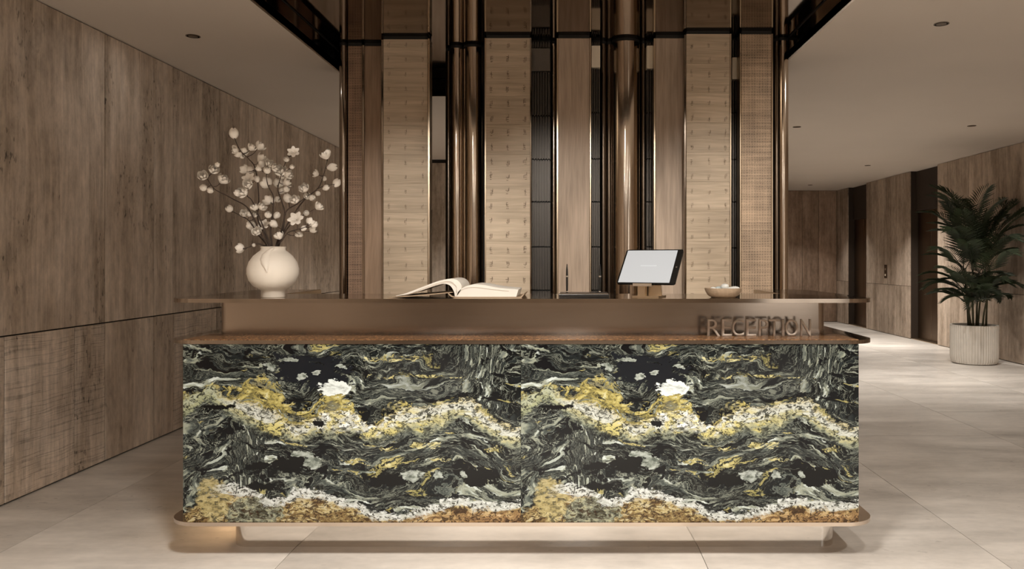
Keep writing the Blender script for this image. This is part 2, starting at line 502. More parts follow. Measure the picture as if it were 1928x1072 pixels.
    dark = mix(yl_ * 0.85, dark, ramp(S2, [(0.35, (0.30, 0.26, 0.09)), (0.6, (0.60, 0.50, 0.20))]))
    smoke = step(ell(u, v, .72, .17, .2, .18), 0.0, 0.55)
    dark = mix(smoke * 0.42, dark, (0.034, 0.032, 0.031))
    # --- gold patches above the band
    yw = curve(u, [(0, .06), (.08, .04), (.14, .06), (.19, .16), (.25, .19), (.30, .14), (.36, .10), (.42, .15), (.50, .08), (.55, .03), (.60, .07), (.66, .05), (.72, .02), (.85, .0), (1, .0)])
    gy = step(yw + d1 + (S2 - 0.5) * 0.30, 0.0, 0.02) * step(d1, 0.03, -0.01)
    gcol = ramp(S2 * 0.55 + n3[2] * 0.45, [(0.34, (0.05, 0.042, 0.022)), (0.42, (0.20, 0.165, 0.06)), (0.49, (0.36, 0.285, 0.085)), (0.57, (0.54, 0.44, 0.15)), (0.66, (0.70, 0.64, 0.39))])
    gcol = mix(spk * 0.75, gcol, (0.03, 0.025, 0.014))
    gcol = mix(step(n2[2], 0.56, 0.66) * 0.8, gcol, (0.16, 0.15, 0.11))
    col = mix(gy * step(B, 0.38, 0.44), dark, gcol)
    # --- the pale band: white over straw, fading to grey green
    wj = (S2 - 0.5) * 0.13 + (n3[2] - 0.5) * 0.06
    bw = curve(u, [(0, .10), (.1, .05), (.15, .09), (.25, .12), (.35, .09), (.45, .11), (.55, .085), (.65, .09), (.75, .13), (.83, .09), (.9, .09), (1, .09)])
    inb = step(d1 + wj, -0.032, -0.016) * step(d1 + wj - bw, 0.012, -0.012)
    bpos = (d1 + wj) / bw
    bcol = ramp(bpos * 0.8 + 0.2, [(0.0, (0.60, 0.50, 0.26)), (0.20, (0.60, 0.58, 0.50)), (0.42, (0.66, 0.645, 0.57)), (0.60, (0.50, 0.445, 0.23)), (0.80, (0.32, 0.32, 0.22)), (1.0, (0.12, 0.13, 0.10))])
    bright = ell(u, v, .49, .43, .20, .10)
    bcol = mix(step(bright, 0.1, 0.5) * step(S2, 0.42, 0.55), bcol, (0.93, 0.90, 0.83))
    bcol = mix(step(u0, 0.16, 0.08) * 0.75, bcol, (0.36, 0.37, 0.22))
    bcol = mix(step(n2[2] * 0.6 + S2 * 0.4, 0.50, 0.56) * step(ell(u, v, .48, .47, .32, .14), 0.0, 0.3) * 0.85, bcol, (0.66, 0.55, 0.19))
    bcol = mix(step(S + (S2 - 0.5) * 0.5, 0.55, 0.60) * 0.92, bcol, (0.025, 0.025, 0.018))
    bcol = mix(step(fabs(S2 - 0.5), 0.022, 0.006) * 0.7, bcol, (0.08, 0.075, 0.05))
    bcol = mix(chip * 0.75, bcol, (0.03, 0.03, 0.022))
    col = mix(inb, col, bcol)
    # --- lower bed: white edge over gold and rust
    e2 = d2 + wj * 0.7
    inz = step(e2, -0.010, 0.010)
    G = noise(vec(t, u * 15.0 + 1.0, (v - c2 * 0.6) * 32.0), 1.0, 4, 0.65, 1.4)
    low = ramp(G, [(0.33, (0.02, 0.012, 0.006)), (0.42, (0.15, 0.085, 0.032)), (0.48, (0.30, 0.20, 0.08)), (0.56, (0.48, 0.36, 0.155)), (0.64, (0.56, 0.48, 0.32)), (0.74, (0.30, 0.17, 0.07))])
    low = mix(step(u0, 0.5, 0.85) * step(v0, 0.90, 0.97) * 0.55, low, cmul((0.46, 0.25, 0.11), G * 2.0))
    low = mix(step(S, 0.54, 0.59) * 0.85, low, (0.035, 0.018, 0.009))
    low = mix(step(fabs(G - 0.5), 0.020, 0.005) * 0.7, low, (0.06, 0.03, 0.014))
    dpatch = step(ell(u, v, .20, .95, .10, .10) + (S2 - 0.5) * 1.2, 0.05, 0.20)
    low = mix(dpatch * 0.9, low, ramp(S2 * 0.5 + S * 0.5, [(0.42, (0.008, 0.008, 0.007)), (0.50, (0.10, 0.10, 0.07)), (0.55, (0.30, 0.30, 0.22)), (0.62, (0.46, 0.42, 0.24))]))
    low = mix(chip * 0.85, low, (0.045, 0.022, 0.010))
    col = mix(inz, col, low)
    gold2 = step(ell(u, v, .09, .86, .06, .14) + (S2 - 0.5) * 0.9, 0.1, 0.28)
    col = mix(gold2 * 0.85, col, ramp(S2 * 0.5 + n3[2] * 0.5, [(0.4, (0.12, 0.10, 0.05)), (0.5, (0.42, 0.33, 0.14)), (0.62, (0.62, 0.50, 0.26))]))
    col = mix(gold2 * chip * 0.8, col, (0.03, 0.028, 0.02))
    we = step(e2 + 0.01, -0.006, 0.006) * step(e2 - 0.034, 0.014, -0.010) * step(u0, 0.07, 0.13)
    wcol = mix(step(S, 0.53, 0.58) * 0.92, ramp(n3[2], [(0.4, (0.52, 0.51, 0.46)), (0.6, (0.76, 0.75, 0.71))]), (0.04, 0.035, 0.025))
    col = mix(we * 0.92, col, wcol)
    # --- single features: black lens, white nodules, lower void, vertical seam
    jit = 1.0 + (S2 - 0.5) * 2.4 + (D - 0.5) * 1.8 + (n3[2] - 0.5) * 0.6
    jitw = 1.0 + (S2 - 0.5) * 1.0 + (D - 0.5) * 0.7 + (n3[2] - 0.5) * 0.4
    uv = vec(t, u, v)
    def blobs(c, lst, rgb, J=jit, hard=0.08, fac=None):
        """colour over the union of ragged ellipses"""
        cur = None
        for (cu, cv, ru, rv) in lst:
            n = t.nodes.new('ShaderNodeVectorMath'); n.operation = 'MULTIPLY_ADD'
            put(t, n.inputs[0], uv); n.inputs[1].default_value = (1 / ru, 1 / rv, 0); n.inputs[2].default_value = (-cu / ru, -cv / rv, 0)
            l = t.nodes.new('ShaderNodeVectorMath'); l.operation = 'LENGTH'; t.links.new(n.outputs[0], l.inputs[0])
            e = E(t, l.outputs['Value'])
            cur = e if cur is None else fmin(cur, e)
        f = step(J - cur, 0.0, hard)
        return mix(f if fac is None else f * fac, c, rgb)
    gw = ramp(n3[2] * 0.5 + S2 * 0.5, [(0.40, (0.10, 0.11, 0.09)), (0.48, (0.25, 0.265, 0.22)), (0.58, (0.46, 0.47, 0.42))])
    col = blobs(col, [(.375, .15, .12, .085), (.43, .215, .065, .065)], (0.010, 0.011, 0.014))
    col = blobs(col, [(.255, .125, .014, .026), (.352, .185, .012, .020), (.398, .16, .009, .012), (.31, .095, .024, .008), (.47, .14, .024, .010)], gw)
    col = blobs(col, [(.448, .25, .050, .046)], ramp(n3[2] * 0.4 + S2 * 0.6, [(0.38, (0.42, 0.43, 0.40)), (0.52, (0.80, 0.81, 0.77))]), jitw)
    col = blobs(col, [(.33, .675, .075, .05), (.225, .685, .05, .026), (.24, .80, .06, .020), (.87, .735, .07, .05), (.60, .76, .06, .03), (.10, .36, .05, .012), (.405, .445, .014, .022)], (0.004, 0.004, 0.004))
    col = blobs(col, [(.385, .665, .030, .036), (.352, .62, .042, .016)], gw, jitw)
    col = blobs(col, [(.68, .735, .024, .026), (.755, .745, .016, .026), (.835, .735, .006, .022), (.55, .72, .03, .008)], gw, fac=step(A, 0.36, 0.44))
    ycol = ramp(n3[2] * 0.5 + S2 * 0.5, [(0.40, (0.16, 0.14, 0.06)), (0.48, (0.46, 0.38, 0.14)), (0.60, (0.68, 0.61, 0.34))])
    col = blobs(col, [(.72, .565, .045, .016), (.92, .585, .026, .018), (.63, .085, .07, .018), (.60, .575, .05, .010), (.60, .68, .05, .012), (.52, .66, .04, .014), (.70, .19, .12, .008), (.76, .64, .03, .012)], ycol, fac=step(B, 0.44, 0.52) * step(S, 0.60, 0.50))
    tint = t.nodes.new('ShaderNodeVectorMath'); tint.operation = 'MULTIPLY'
    put(t, tint.inputs[0], col); tint.inputs[1].default_value = (0.84, 0.90, 0.93)
    t.links.new(tint.outputs[0], b.inputs['Base Color'])
    b.inputs['Roughness'].default_value = 0.12
    b.inputs['Specular IOR Level'].default_value = 0.25
    return m
M_STONE = mat_stone()

# ------------------------------------------------------------------ the room
CH = 2.70            # ceiling height
WH = 2.847           # mirror of the ceiling well
XL, XR = -2.92, 5.49
Y0, YB, YC = -6.0, 11.2, 16.2
WX0, WX1, WY0, WY1 = -1.735, 1.548, 3.05, 6.85     # ceiling well

# floor: base slab, with single stone slabs laid on it
fl = empty('floor', (0, 0, 0), 'beige honed stone floor of large slabs with thin joints', 'floor', kind='structure')
bm = NB(); box(bm, XL - 0.3, XR + 0.6, Y0, YC + 0.3, -0.08, -0.0125); obj('joint_bed', bm, plain('joint_brown', (0.22, 0.18, 0.14), 0.8), fl)
xs = [XL - 0.2, -2.47, -1.21, 0.57, 1.82, 3.07, 4.32, XR + 0.5]
ycuts = [[Y0, 1.2, 5.7, 10.4, YC + 0.2], [Y0, 0.4, 6.6, YC + 0.2]]
g = 0.0016
for i in range(len(xs) - 1):
    yc = ycuts[i % 2]
    for j in range(len(yc) - 1):
        bm = NB(); box(bm, xs[i] + g, xs[i + 1] - g, yc[j] + g, yc[j + 1] - g, -0.012, 0.0)
        obj('floor_slab', bm, M_FLOOR, fl)

# ceiling with its well
ce = empty('ceiling', (0, 0, CH), 'brown plaster ceiling with a bronze mirrored well over the desk', 'ceiling', kind='structure')
bm = NB()
hole = rrect(WX0, WX1, WY0, WY1, 0.85, 12, rb=0.03)
out = [(XL - 0.3, Y0), (XR + 0.7, Y0), (XR + 0.7, YC + 0.3), (XL - 0.3, YC + 0.3)]
vo = [bm.verts.new((a, c, CH)) for a, c in out]; vh = [bm.verts.new((a, c, CH)) for a, c in hole]
eo = [bm.edges.new((vo[i], vo[(i + 1) % 4])) for i in range(4)]
eh = [bm.edges.new((vh[i], vh[(i + 1) % len(vh)])) for i in range(len(vh))]
bmesh.ops.triangle_fill(bm, edges=eo + eh, use_beauty=True)
# keep only faces outside the hole
def inside(pt, poly):
    c = False; j = len(poly) - 1
    for i in range(len(poly)):
        (xi, yi), (xj, yj) = poly[i], poly[j]
        if (yi > pt.y) != (yj > pt.y) and pt.x < (xj - xi) * (pt.y - yi) / (yj - yi) + xi: c = not c
        j = i
    return c
kill = [f for f in bm.faces if inside(f.calc_center_median(), hole)]
bmesh.ops.delete(bm, geom=kill, context='FACES_ONLY')
r_ = bmesh.ops.extrude_face_region(bm, geom=bm.faces[:])
bmesh.ops.translate(bm, verts=[v for v in r_['geom'] if isinstance(v, bmesh.types.BMVert)], vec=(0, 0, 0.05))
obj('plaster_sheet', bm, M_CEIL, ce)
def ring_wall(bm, poly, d, z0, z1):
    n = len(poly)
    c = Vector(((WX0 + WX1) / 2, (WY0 + WY1) / 2, 0))
    inn = [Vector((a, b_, 0)) for a, b_ in poly]
    outp = [p_ + (p_ - c).normalized() * d for p_ in inn]
    for (za, zb) in ((z0, z1),):
        a = [bm.verts.new((p_.x, p_.y, za)) for p_ in inn]; b_ = [bm.verts.new((p_.x, p_.y, zb)) for p_ in inn]
        c_ = [bm.verts.new((p_.x, p_.y, za)) for p_ in outp]; d_ = [bm.verts.new((p_.x, p_.y, zb)) for p_ in outp]
        for i in range(n):
            k = (i + 1) % n
            bm.faces.new((a[i], a[k], b_[k], b_[i])); bm.faces.new((c_[i], d_[i], d_[k], c_[k]))
            bm.faces.new((a[i], c_[i], c_[k], a[k])); bm.faces.new((b_[i], b_[k], d_[k], d_[i]))
bm = NB(); ring_wall(bm, hole, 0.02, CH - 0.004, WH); obj('well_fascia', bm, M_BRONZE_MIRROR, ce)
bm = NB(); ring_wall(bm, [(a + (0.004 if a < 0 else -0.004), c) for a, c in hole], 0.02, WH - 0.009, WH - 0.001); obj('shadow_gap', bm, M_BLACK, ce)
bm = NB(); box(bm, WX0 - 0.06, WX1 + 0.06, WY0 - 0.06, WY1 + 0.06, WH, WH + 0.03); obj('mirror_ceiling', bm, M_BRONZE_MIRROR, ce)

# left wall of panels
JH = 0.875           # height of the horizontal joint
def panel_wall(name, label, xface, thick, seams_up, seams_lo, mats_up, mats_lo, sgn):
    w = empty(name, (xface, 0, 0), label, 'wall', kind='structure')
    y_0, y_1 = seams_up[0], seams_up[-1]
    back0, back1 = (xface + sgn * 0.02, xface + sgn * 0.16)
    bm = NB(); box(bm, min(back0, back1), max(back0, back1), y_0, y_1, 0, CH + 0.05); obj('wall_core', bm, M_BLACK, w)
    def run(seams, mats, z0, z1):
        for i in range(len(seams) - 1):
            a, b_ = seams[i] + 0.004, seams[i + 1] - 0.004
            bm = NB(); box(bm, min(xface, xface + sgn * 0.02), max(xface, xface + sgn * 0.02), a, b_, z0, z1, 0.002, 1)
            obj('wall_panel', bm, mats[i] if isinstance(mats, list) else mats, w)
    run(seams_up, mats_up, JH + 0.004, CH - 0.006)
    run(seams_lo, mats_lo, 0.010, JH - 0.004)
    return w
def yl(px): return XL * F / (px - VX)
su = [Y0, -3.0, -1.0, 1.0, 2.4, 3.3, yl(-22), yl(198), yl(290), yl(326), yl(414), yl(468), yl(520), yl(563), yl(598), yl(630), 10.4, YB]
sl = [Y0, -3.0, -1.0, 1.0, 2.4, 3.3, yl(9), yl(141), yl(198), yl(290), yl(326), yl(408), yl(468), yl(520), yl(563), yl(598), yl(630), 10.4, YB]
ml = [M_WALL_L] * 5 + [M_WALL_SAW, M_WALL_SAW, M_WALL_SAW, M_WALL_L, M_WALL_L, M_WALL_SAW] + [M_WALL_L] * 7
panel_wall('wall_left', 'grey brown timber panel wall along the left side', XL, 0.02, su, sl, M_WALL_L, ml, -1)

# right wall: panel runs with two lift door recesses
def yr(px): return XR * F / (px - VX)
D1 = (yr(1765), yr(1713)); D2 = (yr(1631), yr(1596))
wr = empty('wall_right', (XR, 0, 0), 'pale brown timber panel wall along the right side with lift openings', 'wall', kind='structure')
def r_run(y_a, y_b, seams):
    bm = NB(); box(bm, XR + 0.02, XR + 0.45, y_a, y_b, 0, CH + 0.05); obj('wall_core', bm, M_TRANSOM, wr)
    ss = [y_a] + seams + [y_b]
    for i in range(len(ss) - 1):
        for z0, z1 in ((0.008, JH - 0.03), (JH - 0.024, CH - 0.004)):
            bm = NB(); box(bm, XR, XR + 0.02, ss[i] + 0.003, ss[i + 1] - 0.003, z0, z1, 0.002, 1)
            obj('wall_panel', bm, M_WALL_R, wr)
r_run(Y0, D1[0], [-3.0, 0.0, 2.5, 4.6, 6.6, 8.2, 9.15, yr(1880), yr(1824)])
r_run(D1[1], D2[0], [yr(1672)])
r_run(D2[1], YC, [])
for n_, (a, b_), lab in ((1, D1, 'dark bronze lift door nearest the potted palm'), (2, D2, 'dark bronze lift door farthest down the corridor')):
    d = empty('door_%d' % n_, (XR + 0.14, (a + b_) / 2, 0), lab, 'door', kind='structure')
    mid = (a + b_) / 2
    for (ya, yb) in ((a + 0.004, mid - 0.002), (mid + 0.002, b_ - 0.004)):
        bm = NB(); box(bm, XR + 0.13, XR + 0.17, ya, yb, 0.012, 2.06, 0.002, 1); obj('door_leaf', bm, M_DOOR, d)
    bm = NB(); box(bm, XR + 0.10, XR + 0.17, a + 0.004, b_ - 0.004, 2.065, CH - 0.002, 0.002, 1); obj('transom', bm, M_TRANSOM, d)
    bm = NB(); box(bm, XR + 0.02, XR + 0.17, a + 0.004, b_ - 0.004, 0.0, 0.010); obj('threshold', bm, M_BRASS, d)

# far walls
wb = empty('wall_back', (0, YB, 0), 'lit timber wall behind the bronze screen', 'wall', kind='structure')
bm = NB(); box(bm, XL - 0.1, 2.0, YB + 0.02, YB + 0.2, 0, CH + 0.05); obj('wall_core', bm, M_BLACK, wb)
k = 6
for i in range(k):
    a, b_ = XL + (2.0 - XL) * i / k, XL + (2.0 - XL) * (i + 1) / k
    bm = NB(); box(bm, a + 0.003, b_ - 0.003, YB, YB + 0.02, 0.01, CH - 0.05, 0.002, 1); obj('wall_panel', bm, M_WALL_B2, wb)
ws = empty('wall_corridor', (2.0, YB, 0), 'inner side wall of the corridor behind the screen', 'wall', kind='structure')
bm = NB(); box(bm, 1.85, 2.0, YB + 0.205, YC, 0, CH + 0.05); obj('wall_core', bm, M_WALL_R, ws)
we_ = empty('wall_end', (3.7, YC, 0), 'dark brown timber wall closing the corridor', 'wall', kind='structure')
bm = NB(); box(bm, 1.85, XR + 0.5, YC + 0.02, YC + 0.2, 0, CH + 0.05); obj('wall_core', bm, M_BLACK, we_)
ex = [2.0, 2.6, 3.2, 3.8, 4.4, 4.78, 5.12, XR]
for i in range(len(ex) - 1):
    bm = NB(); box(bm, ex[i] + 0.003, ex[i + 1] - 0.003, YC, YC + 0.02, 0.01, CH - 0.004, 0.002, 1); obj('wall_panel', bm, M_WALL_B, we_)

wq = empty('wall_rear', (0, Y0, 0), 'pale timber wall behind the viewer', 'wall', kind='structure')
bm = NB(); box(bm, XL - 0.2, XR + 0.5, Y0 - 0.2, Y0 - 0.02, 0, CH + 0.05); obj('wall_core', bm, M_BLACK, wq)
for i in range(7):
    a, b_ = XL + (XR - XL) * i / 7, XL + (XR - XL) * (i + 1) / 7
    bm = NB(); box(bm, a + 0.003, b_ - 0.003, Y0 - 0.02, Y0, 0.01, CH - 0.004, 0.002, 1); obj('wall_panel', bm, M_WALL_B2, wq)

wn_ = empty('added_window_1', (4.45, Y0, 0), 'tall glowing window added unseen on the rear wall to brighten the desk fascia', 'window', kind='structure')  # unseen glowing window, added for the bright reflection at the fascia's right end
bm = NB()
for (a, b_, c_, d_) in ((3.60, 3.66, 0.25, 2.45), (5.24, 5.30, 0.25, 2.45), (3.66, 5.24, 0.25, 0.31), (3.66, 5.24, 2.39, 2.45), (4.43, 4.47, 0.31, 2.39)):
    box(bm, a, b_, Y0 + 0.001, Y0 + 0.05, c_, d_)
obj('window_frame', bm, M_BRONZE_DARK, wn_)
for (a, b_) in ((3.66, 4.43), (4.47, 5.24)):
    bm = NB(); box(bm, a, b_, Y0 + 0.005, Y0 + 0.02, 0.31, 2.39); obj('pane', bm, plain('added_glow_pane', (0.7, 0.68, 0.64), 0.6, 0, 0.02, 3, emit=((1.0, 0.94, 0.86), 1.5)), wn_)  # panes glow only to feed that added reflection

# ------------------------------------------------------------------ downlights
for i, (dx, dy, pw, sp, lab) in enumerate(DOWNLIGHTS):
    d = empty('downlight', (dx, dy, CH), lab, 'downlight', 'recessed ceiling downlights')
    bm = NB(); lathe(bm, [(0.030, CH - 0.0035), (0.044, CH - 0.0035), (0.044, CH + 0.001), (0.030, CH + 0.001), (0.030, CH - 0.0035)], dx, dy, 24)
    tr_ = obj('trim_ring', bm, M_BRONZE_DARK, d, True, 40)
    bm = NB(); lathe(bm, [(0.0, CH - 0.001), (0.031, CH - 0.001), (0.031, CH + 0.001), (0.0, CH + 0.001)], dx, dy, 24); obj('baffle', bm, M_LIGHTHOLE, d)
    L = bpy.data.lights.new('downlight_lamp', 'AREA'); L.shape = 'DISK'; L.size = 0.4 if i == 0 else 0.08; L.energy = pw; L.color = WARM; L.spread = R(sp)
    lo = bpy.data.objects.new('downlight_lamp', L); COL.objects.link(lo); lo.parent = d; lo.location = (0, 0, -0.006)

# ------------------------------------------------------------------ the bronze and wood screen
ws_y = 5.55
fw = empty('wall_center', (0, 5.7, 0), 'screen of wood, woven and bronze strips behind the desk', 'wall', kind='structure')
ZT = WH - 0.022      # strips end below the mirror with a black gap
def strip(name, p0, p1, yf, mat, depth=0.14, z0=0.0, z1=ZT, bev=0.003, cap=True):
    bm = NB(); box(bm, X(p0, yf), X(p1, yf), yf, yf + depth, z0, z1, bev, 1)
    o = obj(name, bm, mat, fw)
    if cap:
        bm = NB(); box(bm, X(p0, yf) + 0.002, X(p1, yf) - 0.002, yf - 0.002, yf + depth, z1, WH - 0.001); obj('shadow_gap', bm, M_BLACK, fw)
    return o
def tube(p0, p1, yf, mat=M_BRONZE_TUBE, name='bronze_tube'):
    xa, xb = X(p0, yf), X(p1, yf); r = (xb - xa) / 2; cx = (xa + xb) / 2; cy = yf + r
    bm = NB(); lathe(bm, [(r, 0.0), (r, ZT)], cx, cy, 40); o = obj(name, bm, mat, fw, True, 50)
    bm = NB(); lathe(bm, [(r * 0.96, ZT), (r * 0.96, WH - 0.001)], cx, cy, 32); obj('shadow_gap', bm, M_BLACK, fw, True, 50)
    return o
def trim(p0, p1, yf, mat=M_BRASS, depth=0.10):
    return strip('metal_trim', p0, p1, yf, mat, depth, bev=0.0008, cap=False)
# backing
for (a, b_) in ((641, 797), (842, 1483)):
    bm = NB(); box(bm, X(a, 5.9), X(b_, 5.9), 5.9, 6.1, 0, WH); obj('backing', bm, M_BLACK, fw)
# left corner, woven and plain strips
tube(637, 652, 5.70, M_SLAB)
strip('dark_strip', 650, 654, 5.74, M_BLACK)
strip('woven_panel', 655, 682, 5.72, M_WEAVE_D)
trim(682, 685.5, 5.70, M_SLAB)
strip('wood_panel', 686, 718, 5.72, M_WALNUT)
trim(718, 721.5, 5.56, M_SLAB, 0.2)
# boards with engraved marks
def glyph_mesh(seed, mat, w=0.030, h=0.062):
    rnd = random.Random(seed)
    bm = NB()
    for k in range(rnd.randint(3, 5)):
        z = h * (k + 0.5) / 5 + rnd.uniform(-0.003, 0.003) - h / 2
        a = rnd.uniform(-w / 2, -w * 0.1); c = rnd.uniform(w * 0.1, w / 2)
        box(bm, a, c, -0.0006, 0.0006, z - 0.0017, z + 0.0017)
    for k in range(2):
        x = rnd.uniform(-w * 0.4, w * 0.4); z = rnd.uniform(-h * 0.35, h * 0.05)
        box(bm, x - 0.0015, x + 0.0015, -0.0006, 0.0006, z, z + h * rnd.uniform(0.3, 0.45))
    me = bpy.data.meshes.new('engraved_mark'); bm.to_mesh(me); bm.free(); me.materials.append(mat)
    return me
GLYPHS = {m_.name: [glyph_mesh(s, m_) for s in range(14)] for m_ in (M_MARK, M_MARK_D)}
def boards(p0, p1, yf, cols, seed, soft, mark=M_MARK):
    rnd = random.Random(seed)
    pan = empty('board_panel', (X((p0 + p1) / 2, yf), yf, 0)); pan.parent = fw; pan.location = Vector(pan.location) - fw.location
    z = 0.0
    hs = 0.2034
    n = 14
    for i in range(n):
        a, b_ = ZT - (i + 1) * hs + 0.0004, ZT - i * hs - 0.0004
        a = max(a, 0.0)
        if b_ <= 0.02: break
        pr = rnd.choice((0, 0.0004, 0.0008))
        bm = NB(); box(bm, X(p0, yf), X(p1, yf), yf - pr, yf + 0.14, a, b_, 0.0005, 1); obj('board', bm, M_OAK, pan)
    bm = NB(); box(bm, X(p0, yf) + 0.002, X(p1, yf) - 0.002, yf - 0.002, yf + 0.14, ZT, WH - 0.001); obj('shadow_gap', bm, M_BLACK, fw)
    y = 84.0
    while y < 556:
        for c in cols:
            inst('engraved_mark', rnd.choice(GLYPHS[mark.name]), pan, (X(c + rnd.uniform(-1, 1), yf), yf - 0.0024, H(y + rnd.uniform(-2, 2), yf)), scale=(rnd.uniform(0.75, 1.0) * soft, 1, rnd.uniform(0.8, 1.0) * soft))
        y += 27.6
boards(722, 805, 5.55, (732, 764, 796), 1, 0.75)
trim(805.5, 809, 5.53)
strip('dark_strip', 809, 811.5, 5.60, M_BLACK, 0.03)
# tubes around the gap
tube(838, 850, 5.86, M_BRONZE_DARK); tube(846, 871, 5.77); tube(869, 912, 5.74)
strip('dark_strip', 910, 914, 5.78, M_BLACK)
boards(915, 998, 5.52, (925, 956, 988), 2, 1.0, M_MARK_D)
trim(912.5, 915, 5.515); trim(998, 1000.5, 5.515, M_SLAB)
# ribbed columns
def ribbed(p0, p1, yf, seams, nrib, block=None, block_mat=None):
    col = empty('ribbed_column', (X((p0 + p1) / 2, yf), yf, 0)); col.parent = fw; col.location = Vector(col.location) - fw.location
    zs = [ZT] + [H(s, yf) for s in seams] + [0.0]
    xa, xb = X(p0, yf), X(p1, yf)
    for i in range(len(zs) - 1):
        a, b_ = zs[i + 1] + 0.005, zs[i] - 0.005
        if block is not None and i == block:
            bm = NB(); box(bm, xa, xb, yf - 0.012, yf + 0.06, a - 0.003, b_ + 0.003, 0.002, 1); obj('plain_block', bm, block_mat, col); continue
        bm = NB(); box(bm, xa, xb, yf + 0.045, yf + 0.06, a, b_)
        pit = (xb - xa) / nrib
        for k in range(nrib):
            x_ = xa + (k + 0.5) * pit
            box(bm, x_ - pit * 0.22, x_ + pit * 0.22, yf + (0.004 if i % 2 else 0.0), yf + 0.045, a, b_)
        obj('ribbed_segment', bm, M_RIB, col)
    bm = NB(); box(bm, xa, xb, yf + 0.05, yf + 0.12, 0, WH - 0.001); obj('backing', bm, M_BLACK, col)
ribbed(1001, 1036, 5.60, [91, 134.5, 218, 300, 380, 465, 547], 7, 1, M_GREYBLK)
tube(1036, 1049, 5.66, M_BRONZE_TUBE)
trim(1048, 1051, 5.525)
strip('wood_panel', 1051, 1110, 5.52, M_WALNUT2)
trim(1110.5, 1113, 5.515)
ribbed(1113.5, 1130, 5.60, [86, 128, 212, 299, 380, 465, 547], 4, 1, M_CREAM)
tube(1130, 1142, 5.66, M_BRONZE_DARK); tube(1141, 1153, 5.68, M_BRONZE_DARK)
tube(1152, 1208, 5.575)
tube(1207, 1217, 5.66, M_BRONZE_DARK)
ribbed(1217.5, 1231, 5.62, [86, 130, 212, 299, 380, 465, 547], 3, 1, M_CREAM)
trim(1231, 1234, 5.525, M_BRASS)
strip('wood_panel', 1234.5, 1288, 5.52, M_WALNUT2)
trim(1288.5, 1292, 5.44, M_SLAB)
boards(1292.5, 1374, 5.42, (1303, 1335, 1366), 3, 0.8)
trim(1374.5, 1377, 5.415, M_BRASS)
ribbed(1378, 1393, 5.55, [108, 150, 212, 300, 380, 467, 547], 3, 1, M_CREAM)
trim(1393, 1395.5, 5.415, M_BRASS)
strip('woven_panel', 1396, 1453, 5.42, M_WEAVE_L)
trim(1453, 1455.5, 5.415, M_BRASS)
tube(1456, 1472, 5.60, M_BRONZE_DARK); tube(1466, 1487, 5.575, M_BRONZE_TUBE)

# adjustable ceiling spots aimed at the screen
for k_, sx in enumerate((-1.15, -0.05, 1.05)):
    sp_ = empty('wall_washer_spot', (sx, 2.62, CH), 'adjustable ceiling spot aimed at the %s of the wood screen' % ('left end', 'middle', 'right end')[k_], 'spotlight', 'ceiling spots washing the screen')
    bm = NB(); lathe(bm, [(0.036, CH - 0.004), (0.050, CH - 0.004), (0.050, CH + 0.001), (0.036, CH + 0.001), (0.036, CH - 0.004)], sx, 2.62, 24); obj('trim_ring', bm, M_BRONZE_DARK, sp_, True, 40)
    bm = NB(); lathe(bm, [(0.0, CH - 0.0015), (0.037, CH - 0.0015), (0.037, CH + 0.001), (0.0, CH + 0.001)], sx, 2.62, 24); obj('baffle', bm, M_LIGHTHOLE, sp_)
    L = bpy.data.lights.new('spot_lamp', 'SPOT'); L.energy = 310; L.color = WARM; L.spot_size = R(42); L.spot_blend = 1.0; L.shadow_soft_size = 0.03
    lo = bpy.data.objects.new('spot_lamp', L); COL.objects.link(lo); lo.parent = sp_; lo.location = (0, 0, -0.012)
    lo.rotation_euler = (R(90 - 28), 0, 0)

# linear uplight on the floor in front of the screen
ul = empty('linear_uplight', (-0.05, 4.95, 0), 'low linear floor light washing up the bronze and wood screen', 'light')
bm = NB(); box(bm, -1.55, 1.45, 4.92, 4.98, 0.0, 0.03, 0.003, 1); obj('housing', bm, M_BRONZE_DARK, ul)
bm = NB(); box(bm, -1.53, 1.43, 4.935, 4.965, 0.03, 0.033); obj('diffuser', bm, M_CREAM, ul)
L = bpy.data.lights.new('uplight_lamp', 'AREA'); L.shape = 'RECTANGLE'; L.size = 2.9; L.size_y = 0.03; L.energy = 3; L.color = (1.0, 0.86, 0.70)
lo = bpy.data.objects.new('uplight_lamp', L); COL.objects.link(lo); lo.parent = ul; lo.location = (0, 0, 0.04); lo.rotation_euler = (PI, 0, 0)

# ------------------------------------------------------------------ reception desk
DY = 3.30
SX0, SX1, SB = -1.705, 1.300, 4.36
PX0, PX1 = X(343, DY), X(1618, DY)
Zt = EYE - 73.0 * DY / F         # counter top
Zm = EYE - 151.0 * DY / F        # top of the middle ledge
Zl = EYE - 494.5 * DY / F        # top of the lowest slab
desk = empty('reception_desk', ((SX0 + SX1) / 2, 3.8, 0), 'long reception desk with black and gold marble front and bronze rounded slabs', 'desk')
r0 = 0.13
def u_slab(z0, z1, name, mat):
    pts = arc(SX0 + r0, DY + r0, r0, 180, 270) + arc(SX1 - r0, DY + r0, r0, 270, 360)
    pts += arc(SX1 - 0.10, SB - 0.10, 0.10, 0, 90, 6) + [(1.022, SB), (1.022, 3.80), (-1.375, 3.80), (-1.375, SB)] + arc(SX0 + 0.10, SB - 0.10, 0.10, 90, 180, 6)
    bm = NB(); prism(bm, pts, z0, z1, 0.002, 2)
    return obj(name, bm, mat, desk, True, 35)
u_slab(Zt - 0.017, Zt, 'countertop', M_SLAB)
u_slab(Zm - 0.016, Zm, 'ledge', M_SLAB)
bm = NB(); box(bm, -1.37, 1.017, 3.795, 3.799, Zt - 0.016, Zt - 0.001)
